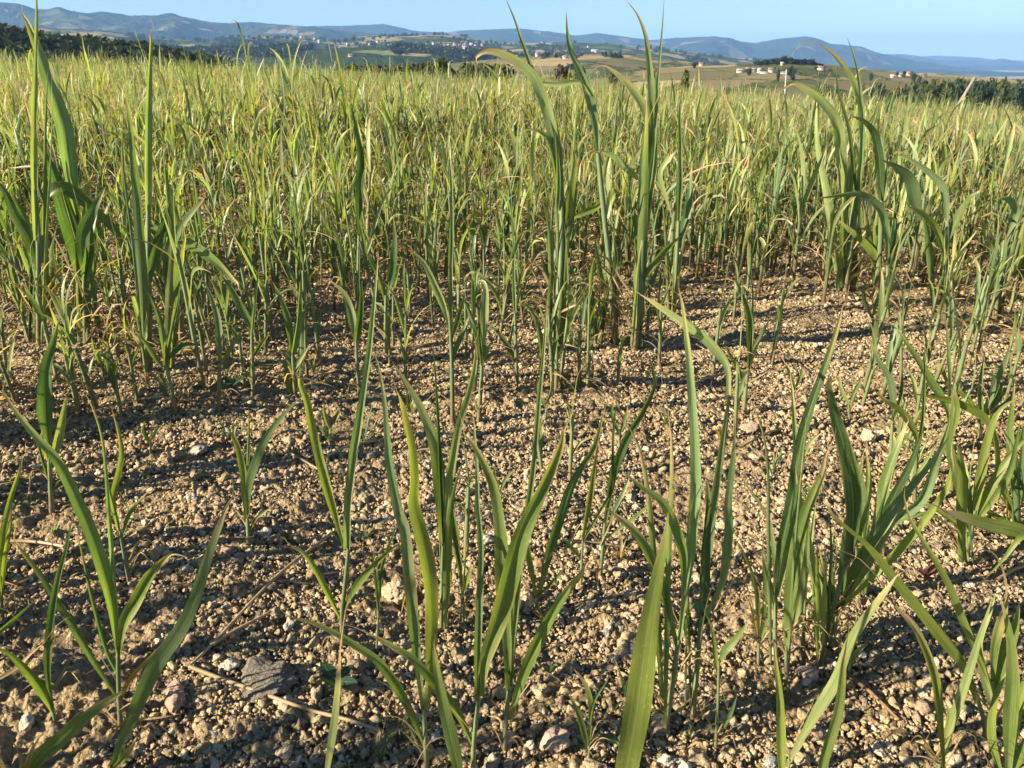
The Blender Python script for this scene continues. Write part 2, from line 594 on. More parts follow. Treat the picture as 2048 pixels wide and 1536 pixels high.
TANS = [(0.25, 0.195, 0.10), (0.28, 0.22, 0.12), (0.08, 0.105, 0.035), (0.22, 0.175, 0.085), (0.13, 0.14, 0.06)]
M_FAR = hill_material('far_hill', (0.022, 0.042, 0.026), (0.04, 0.065, 0.034), [(c_[0] * .6, c_[1] * .6, c_[2] * .6) for c_ in TANS], 0.006, 0.05, 0.02)
M_RIDGE = hill_material('wooded_ridge', (0.014, 0.028, 0.016), (0.038, 0.056, 0.026), [(c_[0] * .6, c_[1] * .6, c_[2] * .6) for c_ in TANS], 0.011, 0.10, 0.03)
M_LEFT = hill_material('left_ridge', (0.016, 0.030, 0.016), (0.045, 0.062, 0.026), [(c_[0] * .65, c_[1] * .65, c_[2] * .7) for c_ in TANS], 0.012, 0.27, 0.03)
M_VILL = hill_material('village_slope', (0.022, 0.044, 0.018), (0.05, 0.07, 0.025), TANS, 0.015, 0.50, 0.05)
M_WOOD = hill_material('wooded_slope', (0.018, 0.036, 0.014), (0.04, 0.06, 0.022), TANS, 0.013, 0.10, 0.07)
M_MEAD = hill_material('meadow_slope', (0.05, 0.065, 0.022), (0.10, 0.11, 0.04), [(0.13, 0.115, 0.055), (0.165, 0.135, 0.07), (0.10, 0.11, 0.042), (0.26, 0.205, 0.105)], 0.022, 0.95, 0.09)

L_FAR3 = Layer('hills', 10500, [(-900, 60), (1200, 125), (1820, 116), (1870, 111), (1900, 112), (1950, 114), (1990, 119), (2048, 122), (2200, 112), (2960, 120)], 2500, 1500, 700, 300, M_FAR, 90, 900, 71, 0.6)
L_FAR2 = Layer('hills', 8300, [(-900, 60), (1500, 125), (1740, 110), (1775, 108), (1810, 109), (1840, 112), (1870, 120), (1910, 119), (1950, 120), (1980, 123), (2000, 117), (2015, 118), (2040, 124), (2200, 128), (2960, 118)], 2600, 1400, 620, 300, M_FAR, 120, 800, 72, 0.6)
L_FAR1 = Layer('hills', 7100, [(-900, 90), (1500, 140), (1700, 134), (1790, 126), (1840, 128), (1900, 134), (1950, 131), (1985, 134), (2048, 130), (2150, 138), (2960, 130)], 1600, 900, 420, 300, M_FAR, 110, 600, 70, 0.6)
L_BACK = Layer('hills', 6200, [(-900, 20), (400, 58), (600, 54), (680, 52), (740, 50), (765, 48), (800, 54), (830, 62), (880, 65), (920, 61), (960, 59), (1040, 57), (1100, 63), (1150, 72), (1195, 67), (1240, 72), (1300, 80), (1345, 76), (1430, 72), (1480, 82), (1510, 86), (1550, 78), (1612, 73), (1640, 80), (1660, 88), (1720, 94), (1760, 107), (1850, 124), (1950, 138), (2048, 150), (2300, 165), (2960, 165)], 2300, 1300, 430, 300, M_RIDGE, 210, 620, 73, 0.9)
L_LEFT = Layer('hills', 4600, [(-900, -60), (-200, 2), (0, 14), (60, 17), (130, 19), (170, 26), (210, 29), (262, 33), (315, 34), (345, 30), (375, 36), (420, 44), (460, 46), (500, 43), (540, 48), (600, 52), (660, 58), (730, 66), (800, 70), (860, 76), (960, 84), (1100, 96), (1300, 110), (1700, 135), (2960, 170)], 1700, 900, 260, 200, M_LEFT, 105, 330, 74, 0.8)
L_VILL = Layer('hills', 2300, [(-900, 60), (0, 52), (200, 60), (330, 78), (420, 82), (470, 74), (520, 71), (560, 72), (600, 76), (680, 80), (720, 74), (780, 70), (820, 72), (860, 69), (920, 72), (960, 80), (1010, 86), (1080, 86), (1130, 84), (1220, 88), (1300, 96), (1380, 106), (1480, 116), (1620, 126), (1850, 150), (2960, 200)], 900, 600, 62, 120, M_VILL, 13, 170, 75, 0.7, prof=1.15)
L_WOOD = Layer('hills', 1250, [(-900, 60), (0, 78), (200, 92), (330, 99), (430, 104), (500, 101), (560, 96), (640, 97), (700, 95), (780, 93), (840, 98), (900, 103), (960, 106), (1020, 112), (1100, 119), (1250, 130), (1600, 150), (2960, 220)], 420, 300, 50, 80, M_WOOD, 9, 90, 76, 1.1)
L_MEAD = Layer('hills', 820, [(-900, 160), (600, 150), (800, 132), (900, 127), (960, 121), (1030, 115), (1090, 111), (1160, 108), (1220, 108), (1280, 112), (1340, 119), (1400, 127), (1470, 134), (1600, 150), (2960, 240)], 330, 200, 26, 60, M_MEAD, 2.0, 60, 77, 0.4, prof=1.2)
L_KNOLL = Layer('hills', 520, [(-900, 240), (1000, 175), (1200, 150), (1300, 139), (1380, 132), (1460, 131), (1520, 127), (1580, 125), (1640, 128), (1680, 134), (1720, 139), (1760, 142), (1820, 146), (1880, 149), (1960, 155), (2048, 160), (2200, 168), (2960, 210)], 260, 160, 20, 60, M_MEAD, 1.2, 40, 78, 0.3, prof=1.15)
L_NEAR = Layer('hills', 290, [(-900, 40), (-200, 62), (0, 86), (60, 99), (140, 108), (240, 113), (330, 128), (420, 144), (520, 165), (650, 143), (800, 160), (1100, 190), (1600, 215), (2960, 300)], 190, 120, 16, 50, M_WOOD, 1.0, 40, 79, 0.3)

# ------------------------------------------------------------------ air
hz = N('haze_air')
pv = hz.n('VolumePrincipled')
pv.inputs['Color'].default_value = (0.27, 0.53, 1.0, 1)
pv.inputs['Density'].default_value = 0.000105
pv.inputs['Anisotropy'].default_value = 0.0
hz.t.links.new(pv.outputs[0], hz.out.inputs['Volume'])
bx = np.array([[x, y, z] for x in (-15000, 15000) for y in (-300, 16500) for z in (-1500, 430)], float)
HF = [[0, 1, 3, 2], [4, 6, 7, 5], [0, 4, 5, 1], [2, 3, 7, 6], [0, 2, 6, 4], [1, 5, 7, 3]]
tag(mesh('haze', bx, HF, hz.m, smooth=False), 'thin blue summer haze over the valley and hills', 'haze', kind='stuff')

# ------------------------------------------------------------------ leaves and stalks
PAL = {'g': (0.150, 0.215, 0.054), 'b': (0.165, 0.240, 0.104), 'd': (0.080, 0.145, 0.045), 'y': (0.225, 0.280, 0.055),
       'l': (0.285, 0.345, 0.130), 't': (0.44, 0.31, 0.15), 'r': (0.19, 0.100, 0.045), 'o': (0.42, 0.24, 0.045), 'p': (0.23, 0.13, 0.12)}
PAL = {k: np.array(v) * 0.80 for k, v in PAL.items()}
YEL = np.array((0.36, 0.325, 0.10))
TAN = np.array((0.38, 0.265, 0.15))
PALE = np.array((0.25, 0.26, 0.13))


def spline(P, n):
    """a smooth curve through the control points, n+1 points evenly spaced"""
    P = np.asarray(P, float)
    if len(P) == 2:
        return P[0] + (P[1] - P[0]) * np.linspace(0, 1, n + 1)[:, None]
    Q = np.vstack([2 * P[0] - P[1], P, 2 * P[-1] - P[-2]])
    out = []
    for i in range(len(P) - 1):
        a, b, c, d = Q[i:i + 4]
        t = np.linspace(0, 1, 12, endpoint=False)[:, None]
        out.append(0.5 * (2 * b + (c - a) * t + (2 * a - 5 * b + 4 * c - d) * t ** 2 + (3 * b - a - 3 * c + d) * t ** 3))
    out = np.vstack(out + [P[-1:]])
    L = np.concatenate([[0], np.cumsum(np.linalg.norm(np.diff(out, axis=0), axis=1))])
    s = np.linspace(0, L[-1], n + 1)
    return np.stack([np.interp(s, L, out[:, k]) for k in range(3)], -1)


def unit(a):
    return a / np.maximum(np.linalg.norm(a, axis=-1, keepdims=True), 1e-9)


def blade(P, w, side, col_, tip, g, ns=16, nc=2, fold=0.35, tw=(0.0, 0.0), wave=0.12, rolled=False, base=0.45, margin=0.0, yw=0.6):
    """a grass leaf along P: gutter-shaped, tapering, its tip yellow then brown from `tip` on"""
    C = spline(P, ns)
    T = unit(np.gradient(C, axis=0))
    L = np.linalg.norm(np.diff(C, axis=0), axis=1).sum()
    t = np.linspace(0, 1, ns + 1)
    S = np.broadcast_to(side, C.shape) if np.ndim(side) == 1 else side
    S = unit(S - T * np.sum(S * T, -1, keepdims=True))
    Nn = np.cross(T, S)
    a = tw[0] + (tw[1] - tw[0]) * t
    S2 = S * np.cos(a)[:, None] + Nn * np.sin(a)[:, None]
    N2 = -S * np.sin(a)[:, None] + Nn * np.cos(a)[:, None]
    if rolled:
        wd = np.clip(0.75 + 0.25 * np.minimum(t / 0.2, 1), 0, 1) * (1 - t ** 1.6) ** 0.9 + 0.02
    else:
        x = np.clip(t / 0.38, 0, 1)
        wd = (base + (1 - base) * x * x * (3 - 2 * x)) * (1 - np.clip((t - 0.30) / 0.70, 0, 1) ** 1.75) + 0.012
    f = fold * (1 - 0.35 * t)
    if tip and tip < 0.95:
        dd = np.clip((t - tip) / max(0.03, 1 - tip), 0, 1)
        a = a + dd * g.normal(0, 1.6)
        S2 = S * np.cos(a)[:, None] + Nn * np.sin(a)[:, None]
        N2 = -S * np.sin(a)[:, None] + Nn * np.cos(a)[:, None]
        C = C + S * (np.sin(dd * g.uniform(5, 9)) * dd * w * g.uniform(.15, .35))[:, None]
    if tip and tip < 1:
        dead = np.clip((t - tip) / max(0.03, 0.5 * (1 - tip)), 0, 1)
        wd = wd * (1 - 0.45 * dead)
        f = f + 0.55 * dead
    hw = w * 0.5 * wd
    s = np.linspace(-1, 1, 2 * nc + 1) if nc >= 1 else np.array([-1.0, 1.0])
    ph = g.uniform(0, 6.3, 2)
    fr = max(2.0, L / 0.055)
    V = np.empty((ns + 1, len(s), 3))
    for j, sj in enumerate(s):
        ru = np.sin(fr * t * 2 + ph[0 if sj < 0 else 1]) * wave * abs(sj) ** 2
        V[:, j] = C + S2 * (hw * sj * np.cos(f))[:, None] + N2 * (hw * (abs(sj) * np.sin(f) + ru))[:, None]
    n, m = ns + 1, len(s)
    ix = np.arange(n * m).reshape(n, m)
    F = np.stack([ix[:-1, :-1], ix[:-1, 1:], ix[1:, 1:], ix[1:, :-1]], -1).reshape(-1, 4)
    base_c = PAL[col_] if isinstance(col_, str) else np.asarray(col_)
    tg = np.repeat(t[:, None], m, 1); sg = np.repeat(s[None], n, 0)
    Cc = np.broadcast_to(base_c, (n, m, 3)).copy()
    Cc = Cc * (1 - 0.35 * np.clip(1 - tg / 0.2, 0, 1)[..., None]) + PALE * (0.35 * np.clip(1 - tg / 0.2, 0, 1))[..., None]
    if tip and tip < 1:
        e = tg + 0.07 * np.abs(sg) + 0.05 * np.sin(sg * 3 + ph[0])
        y_ = np.clip((e - tip + 0.11) / 0.11, 0, 1)[..., None] * yw
        b_ = np.clip((e - tip) / 0.09, 0, 1)[..., None]
        Cc = Cc * (1 - y_) + YEL * y_
        Cc = Cc * (1 - b_) + (TAN * g.uniform(0.7, 1.25)) * b_
    if ns >= 10 and g.random() < .6:                     # scorched, bleached stretches along the margins
        for sg_ in (-1, 1):
            pz = np.clip(vnoise(t * g.uniform(5, 11) + ph[0], t * 0 + ph[1]) * 2.4 - .25, 0, 1)[:, None] * np.clip(sg * sg_ - .4, 0, 1) * 1.6
            pz = np.clip(pz, 0, .85)[..., None]
            Cc = Cc * (1 - pz) + (TAN * g.uniform(.6, 1.1)) * pz
    if margin:
        q = (np.clip(np.abs(sg) - 0.72, 0, 1) / 0.28 * margin * np.clip(tg * 2, 0, 1))[..., None]
        Cc = Cc * (1 - q) + YEL * q
    Pr = np.stack([sg, tg * L, np.full((n, m), g.uniform(0, 1))], -1)
    return V.reshape(-1, 3), F, Cc.reshape(-1, 3), Pr.reshape(-1, 3)


def stalk(P, r0, r1, g, ns=8, nk=7, c0=(0.20, 0.14, 0.075), c1=(0.150, 0.200, 0.090), joints=True):
    C = spline(P, ns)
    T = unit(np.gradient(C, axis=0))
    A = unit(np.cross(T, np.array([0.31, 0.9, 0.13]))); B = np.cross(T, A)
    t = np.linspace(0, 1, ns + 1)
    r = r0 + (r1 - r0) * t
    if joints:
        r = r * (1 + 0.12 * np.abs(np.sin(t * 9 + 1)) ** 8)
    th = np.linspace(0, 2 * np.pi, nk, endpoint=False)
    V = C[:, None] + (A[:, None] * np.cos(th)[None, :, None] + B[:, None] * np.sin(th)[None, :, None]) * r[:, None, None]
    n = ns + 1
    ix = np.arange(n * nk).reshape(n, nk)
    nx = np.roll(ix, -1, 1)
    F = np.stack([ix[:-1], nx[:-1], nx[1:], ix[1:]], -1).reshape(-1, 4)
    L = np.linalg.norm(np.diff(C, axis=0), axis=1).sum()
    k = np.clip(t * 2.2, 0, 1)[:, None, None]
    Cc = np.array(c0) * (1 - k) + np.array(c1) * k + np.zeros((n, nk, 1))
    Pr = np.stack([np.repeat(np.cos(th)[None] * .8, n, 0), np.repeat((t * L)[:, None], nk, 1), np.full((n, nk), g.uniform(0, 1))], -1)
    return V.reshape(-1, 3), F, Cc.reshape(-1, 3), Pr.reshape(-1, 3)


def put(parts_, root, kind):
    for nm, (V, F, C, P) in parts_:
        mesh(nm, V - np.array(root.location)[None] if kind else V, F, M_STEM if nm == 'stem' else M_LEAF, root, C, P)


N_IND = [0]


def traced(label, base, stem, sw, leaves, tillers=0, group='sorghum plants of the field', dz=0.0, name='sorghum_plant', cat='crop plant'):
    """a plant whose base stands on the soil at a photo pixel; stem and leaves follow its outline at that distance"""
    g = np.random.default_rng(abs((int(base[0] * 7919 + base[1] * 104729))) % 2 ** 31)
    B = on_ground(*base)
    dep = float((B - C0) @ FW)
    Yb = B[1]
    root = empty(name, (B[0], B[1], float(zg(B[0], B[1])) - 0.004))
    parts_ = []
    pix = Yb / ray(CX, 768)[1] / FPX

    def W3(px, dy0, dy1):
        n = len(px)
        return [at(u, v, Yb + dy0 + (dy1 - dy0) * (i / max(1, n - 1)) ** 1.3) for i, (u, v) in enumerate(px)]
    sp = [(base[0], base[1] + 2)] + list(stem)
    P = W3(sp, 0, 0)
    P[0] = np.array([B[0], B[1], float(zg(B[0], B[1])) - 0.008])
    r = sw * 0.41 * pix
    parts_.append(('stem', stalk(P, r * 1.1, r * 0.75, g, ns=max(6, 3 * len(P)))))
    for lf in leaves:
        wpx, c, tip, px = lf[:4]
        opt = lf[4] if len(lf) > 4 else {}
        px = list(zip(px[0::2], px[1::2]))
        ln = sum(math.dist(px[i], px[i + 1]) for i in range(len(px) - 1)) * pix
        d1 = opt.get('dy', g.uniform(-0.28, 0.28) * ln)
        Q = np.array(W3(px, 0.0, d1))
        T = unit(np.gradient(Q, axis=0)).mean(0)
        view = unit(Q.mean(0) - C0)
        side = np.cross(T, view)
        rolled = opt.get('rolled', False)
        a0 = g.uniform(-0.35, 0.35); a1 = a0 + g.uniform(-0.5, 0.5)
        if 'tw' in opt:
            a0, a1 = opt['tw']
        fold = opt.get('fold', 1.0 if rolled else g.uniform(0.30, 0.62))
        wpix = Q.mean(0)[1] / Yb * pix
        w = wpx * wpix / max(0.55, math.cos(fold)) * 0.80
        col_ = PAL[c] * g.uniform(0.88, 1.12)
        parts_.append(('leaf', blade(Q, w, side, col_, tip, g, ns=max(14, 5 * len(px)), nc=3 if wpx > 24 else 2, fold=fold, tw=(a0, a1),
                                     wave=opt.get('wave', 0.16), rolled=rolled, base=opt.get('base', 0.45), margin=opt.get('m', 0.0))))
    # side shoots and dry basal leaves
    h_ = max(60.0, base[1] - min(min(l_[3][1::2]) for l_ in leaves))
    for i in range(tillers):
        bu, bv = base[0] + g.normal(0, 9), base[1] - g.uniform(0, 8)
        hh = h_ * g.uniform(.35, .85); ln_ = g.normal(0, .09) * hh
        px = [bu, bv, bu + ln_ * .25, bv - hh * .4, bu + ln_ * .6, bv - hh * .75, bu + ln_ + g.normal(0, .05) * hh, bv - hh]
        q_ = np.array(px).reshape(-1, 2)
        Q = np.array(W3([tuple(r_) for r_ in q_], g.normal(0, .02), g.normal(0, .06)))
        rl = g.random() < .45
        parts_.append(('leaf', blade(Q, g.uniform(9, 22) * pix * (.6 if rl else 1), np.array([1.0, 0, 0]), PAL[g.choice(list('gbdly'))] * g.uniform(.85, 1.15), g.choice([.97, .88, .75]), g,
                                     ns=16, nc=2, fold=1.0 if rl else .5, tw=(g.normal(0, .4), g.normal(0, .9)), rolled=rl, base=.6)))
    for i in range(4 + tillers if name == 'sorghum_plant' and sw > 8.5 else 0):
        bu, bv = base[0] + g.normal(0, 4), base[1] - g.uniform(6, .16 * h_ + 8)
        dd_ = g.choice([-1, 1]); L_ = g.uniform(.10, .22) * h_
        px = [(bu, bv), (bu + dd_ * L_ * .5, bv - L_ * g.uniform(.2, .9)), (bu + dd_ * L_ * g.uniform(.7, 1.1), bv - L_ * g.uniform(-.5, .6))]
        Q = np.array(W3(px, 0, g.normal(0, .04)))
        parts_.append(('leaf', blade(Q, g.uniform(6, 13) * pix, np.array([.3, -.5, .8]), TAN * g.uniform(.5, 1.1) if g.random() < .7 else PAL['r'], .03, g, ns=9, nc=1, fold=.6, tw=(0, g.normal(0, 2)), wave=.2)))
    put(parts_, root, True)
    tag(root, label, cat, group)
    N_IND[0] += 1
    return root


Rl = dict(rolled=True)
T = traced
# front row, left
T('sorghum plant at left with a hooked brown tipped leaf arching right over bare soil', (240, 1462), [(238, 1380), (236, 1300)], 15, [
    (34, 'g', .93, [236, 1300, 219, 1189, 191, 1090, 154, 1000, 113, 919, 68, 868, 20, 806, -4, 750]),
    (12, 'b', .9, [237, 1310, 232, 1230, 219, 1040, 205, 880, 174, 789, 155, 752], Rl),
    (36, 'g', .78, [238, 1310, 250, 1245, 273, 1202, 301, 1148, 338, 1112, 366, 1108, 380, 1128], dict(m=.5)),
    (20, 'g', .80, [236, 1400, 222, 1375, 191, 1329, 144, 1250, 113, 1202, 79, 1148, 44, 1100, 27, 1066, 40, 1020]),
    (11, 'd', .9, [236, 1350, 212, 1300, 185, 1200, 165, 1110, 150, 1050], Rl),
    (14, 'o', .6, [242, 1400, 258, 1360, 284, 1330, 322, 1290, 345, 1262])])
T('near sorghum plant with one broad blue green leaf slanting up to the right', (205, 1590), [(212, 1560), (222, 1530)], 16, [
    (46, 'b', .86, [220, 1540, 260, 1445, 308, 1336, 362, 1257, 393, 1189, 413, 1124, 432, 1069, 455, 1010, 473, 948], dict(fold=.12, dy=.1)),
    (22, 'y', .45, [222, 1540, 253, 1507, 273, 1472, 285, 1440])])
T('dark narrow sorghum plant left of the hooked leaf plant, one leaf straight up', (110, 1440), [(107, 1425)], 12, [
    (22, 'd', .97, [107, 1425, 96, 1336, 103, 1233, 116, 1158, 133, 1093, 147, 1025]),
    (27, 'g', 0, [108, 1428, 75, 1370, 41, 1329, 14, 1305, -20, 1290]),
    (14, 't', .3, [-30, 1370, 10, 1350, 44, 1326, 82, 1291, 113, 1254, 146, 1232])])
T('sorghum plant cut by the left edge with a pale leaf lying low', (-50, 1330), [(-45, 1300)], 12, [
    (16, 'g', 0, [-45, 1300, 0, 1262, 34, 1233, 74, 1197]), (18, 'g', .9, [-46, 1300, -60, 1200, -50, 1100])])
T('blurred close sorghum plant in the lower left corner with a broad crossing leaf', (20, 1640), [(35, 1590)], 16, [
    (48, 'g', .88, [38, 1580, 75, 1520, 120, 1479, 178, 1428, 222, 1397, 276, 1368], dict(dy=.05)),
    (16, 'r', .3, [30, 1580, 44, 1520, 22, 1478, -6, 1455]), (17, 'o', .5, [40, 1590, 58, 1520, 80, 1470, 116, 1453]),
    (18, 't', .2, [30, 1590, -10, 1500, -40, 1420])])
T('slim yellow tipped sorghum plant rising along the left edge of the bare soil', (4, 1240), [(4, 1200)], 9, [
    (17, 'y', .82, [4, 1200, 2, 1100, 18, 1010, 41, 936, 56, 876]), (13, 'y', .8, [4, 1190, 8, 1120, 20, 1050, 26, 1000])])
T('sturdy folded dark green sorghum plant standing apart left of the bare soil', (103, 1024), [(101, 960), (99, 905)], 13, [
    (34, 'd', .95, [99, 905, 91, 823, 93, 738, 106, 687, 119, 636], dict(fold=.5)),
    (22, 'l', .9, [103, 930, 118, 870, 130, 806, 131, 786]), (18, 'y', .7, [97, 920, 88, 880, 80, 856]),
    (9, 'd', 0, [98, 960, 84, 920, 74, 880], Rl), (10, 'd', 0, [104, 980, 118, 960, 128, 975])])
T('thin sorghum plant with an upright yellow leaf and thread fine brown tip', (258, 1165), [(248, 1110), (240, 1060)], 9, [
    (16, 'y', .80, [236, 1060, 225, 1000, 238, 940, 243, 900, 234, 850, 214, 796]),
    (13, 'g', .8, [244, 1075, 264, 1022, 304, 975]), (9, 'g', 0, [238, 1060, 226, 1010, 214, 960, 205, 900], Rl)])
T('small solitary forked sorghum plant on open soil, right leaf arching blue green', (497, 1090), [(495, 1035)], 12, [
    (20, 'y', .82, [492, 1040, 489, 960, 476, 895, 466, 868, 480, 850, 500, 862]),
    (24, 'b', 0, [495, 1030, 500, 960, 530, 881, 564, 834, 603, 792], dict(fold=.2)),
    (7, 'b', 0, [495, 930, 497, 870, 498, 816], Rl), (12, 'y', .7, [499, 1062, 512, 1040, 530, 1024, 552, 1010])])
T('tall sorghum plant with one rolled blue green leaf like a spear', (686, 1290), [(684, 1230), (692, 1150), (697, 1095)], 14, [
    (24, 'y', .86, [693, 1100, 678, 1056, 649, 953, 629, 875, 615, 806, 600, 757, 632, 762, 663, 772, 690, 800], dict(m=.5)),
    (22, 'b', .97, [697, 1095, 700, 1000, 710, 910, 721, 840, 738, 721, 748, 618, 754, 550, 757, 500], dict(rolled=True, dy=.06)),
    (17, 'y', .80, [684, 1245, 660, 1195, 632, 1141, 608, 1107, 574, 1085, 560, 1068], dict(m=.7)),
    (22, 'g', 0, [690, 1215, 705, 1185, 731, 1148, 776, 1103, 804, 1082])])
T('close blurred single leaf with purple tip rising from the bottom edge', (640, 1650), [(646, 1600)], 12, [
    (26, 'l', .62, [648, 1590, 656, 1530, 670, 1438, 678, 1353, 684, 1284, 688, 1225, 697, 1190], dict(fold=.2, dy=0.02))])
T('spindly dark sorghum shoot behind the purple tipped leaf', (752, 1305), [(758, 1200)], 7, [
    (10, 'd', 0, [758, 1200, 765, 1130, 790, 1060, 806, 1030], Rl), (9, 'd', 0, [757, 1220, 752, 1150, 742, 1090], Rl)])
T('sorghum plant with two tall broad central leaves, right one glowing yellow green', (853, 1545), [(851, 1480), (847, 1414)], 16, [
    (32, 'b', .96, [847, 1420, 834, 1312, 820, 1165, 810, 1062, 796, 1018, 779, 926, 769, 806, 759, 741, 745, 692], dict(fold=.5)),
    (46, 'y', .90, [853, 1420, 861, 1284, 861, 1182, 848, 1096, 827, 1011, 828, 960, 824, 899, 812, 841, 796, 786, 768, 735], dict(m=.8, fold=.3)),
    (27, 'g', .86, [849, 1490, 810, 1401, 759, 1325, 707, 1288, 680, 1270, 632, 1247, 581, 1232, 546, 1208], dict(m=.3)),
    (8, 't', .1, [850, 1510, 800, 1460, 770, 1470])])
T('sorghum plant with a wide cupped leaf ending in a long brown point at right', (945, 1560), [(948, 1480), (957, 1400)], 16, [
    (20, 'b', .92, [955, 1400, 960, 1216, 964, 1096, 957, 1011, 955, 936, 950, 868, 946, 790], Rl),
    (54, 'g', .88, [960, 1390, 970, 1318, 998, 1233, 1022, 1141, 1045, 1062, 1090, 965, 1121, 892, 1134, 841, 1142, 800], dict(m=.3)),
    (28, 'g', .78, [945, 1490, 912, 1421, 871, 1370, 827, 1319, 783, 1291, 731, 1262, 680, 1254], dict(m=.4)),
    (12, 't', .1, [948, 1470, 975, 1450, 1000, 1480, 1010, 1520]), (10, 't', .1, [944, 1500, 920, 1490, 905, 1530])])
T('sorghum plant with the tallest thin rolled leaf of the front row', (1008, 1500), [(1012, 1440), (1018, 1378)], 16, [
    (44, 'g', .90, [1018, 1380, 1015, 1250, 1007, 1150, 1002, 1060, 988, 970, 955, 900, 928, 862, 922, 820], dict(m=.3)),
    (18, 'b', .93, [1020, 1370, 1032, 1200, 1046, 1080, 1063, 960, 1073, 858, 1087, 704, 1093, 618, 1104, 556], dict(rolled=True, dy=.12)),
    (36, 'g', .84, [1018, 1440, 1049, 1342, 1083, 1264, 1110, 1216, 1141, 1172, 1168, 1138, 1182, 1114, 1160, 1109]),
    (10, 't', .1, [1012, 1480, 1035, 1475, 1050, 1500, 1052, 1530])])
T('close blurred leaf with rusty tip between the two central plants', (925, 1660), [(922, 1600)], 15, [
    (42, 'g', .88, [921, 1590, 915, 1530, 902, 1472, 885, 1397, 871, 1318, 866, 1260], dict(fold=.2, dy=.02))])
T('closest leaf, broad glowing yellow green blade pointing up right of centre', (1225, 1690), [(1235, 1620)], 20, [
    (80, 'y', .985, [1238, 1610, 1254, 1530, 1274, 1421, 1292, 1284, 1312, 1165, 1329, 1079, 1337, 1022], dict(fold=.18, dy=.03, tw=(.2, .1), base=.8))])
T('small sorghum plant with a brown curled leaf right of the largest stone', (1178, 1522), [(1178, 1490)], 9, [
    (20, 'g', .92, [1176, 1500, 1169, 1470, 1155, 1421, 1133, 1382], dict(m=.4)),
    (17, 'g', .60, [1178, 1485, 1182, 1414, 1172, 1370, 1151, 1339, 1117, 1308, 1108, 1290], dict(m=.4)),
    (9, 'd', 0, [1180, 1450, 1189, 1404, 1218, 1355], Rl), (8, 't', .1, [1182, 1480, 1200, 1440, 1230, 1450, 1240, 1470])])
T('sorghum plant behind the central pair with a broad lit leaf leaning left', (882, 1255), [(884, 1160), (886, 1085)], 11, [
    (35, 'l', .97, [886, 1090, 882, 1028, 878, 960, 868, 885, 844, 820, 817, 772, 782, 720], dict(fold=.25)),
    (11, 'd', 0, [886, 1085, 880, 950, 875, 830, 870, 740, 865, 685], Rl),
    (22, 'l', .88, [888, 1080, 899, 960, 916, 858, 936, 789, 950, 721, 954, 650]),
    (11, 'y', .7, [882, 1235, 893, 1190, 905, 1160]), (8, 't', .1, [880, 1240, 870, 1180, 868, 1120])], tillers=2)
T('narrow sorghum plant with reddish foot right behind the cupped leaf plant', (926, 1250), [(924, 1180), (919, 1120)], 9, [
    (20, 'g', 0, [919, 1124, 909, 1055, 898, 1000, 890, 960]), (14, 'y', .9, [925, 1190, 936, 1150, 945, 1125]),
    (13, 'g', 0, [921, 1140, 912, 1090, 905, 1040, 903, 980], Rl), (8, 't', .1, [927, 1225, 945, 1190, 958, 1200])], tillers=2)
T('sorghum plant leaning right with a dark folded leaf and orange tip, centre right', (1070, 1220), [(1076, 1192)], 9, [
    (26, 'd', .93, [1076, 1195, 1093, 1124, 1114, 1050, 1140, 975, 1165, 930, 1189, 890, 1213, 800], dict(fold=.5)),
    (12, 'd', 0, [1078, 1190, 1110, 1158, 1131, 1131]), (16, 'g', .8, [1074, 1195, 1062, 1140, 1050, 1060, 1042, 1000]),
    (13, 't', .1, [1072, 1200, 1090, 1150, 1095, 1090])])
T('thin upright sorghum plant on open soil with yellow green narrow leaf', (1162, 1174), [(1164, 1110), (1166, 1075)], 8, [
    (17, 'y', .93, [1166, 1078, 1172, 1035, 1182, 977, 1196, 877]), (8, 'd', 0, [1166, 1080, 1200, 1020, 1223, 970, 1227, 850, 1240, 770], Rl),
    (10, 'd', .8, [1163, 1120, 1140, 1090, 1118, 1068])])
T('sorghum plant with one long dark leaf bending right and up', (1200, 1152), [(1206, 1090), (1210, 1045)], 11, [
    (23, 'd', 0, [1210, 1050, 1216, 1005, 1227, 943, 1254, 875, 1288, 817, 1308, 772, 1305, 738, 1295, 702], dict(fold=.5)),
    (12, 'b', 0, [1212, 1060, 1240, 1000, 1268, 930]), (10, 'g', .7, [1206, 1080, 1250, 1050, 1300, 1010, 1345, 985]),
    (9, 'r', .3, [1202, 1130, 1220, 1090, 1235, 1100]), (9, 'r', .2, [1200, 1140, 1185, 1100, 1180, 1070])])
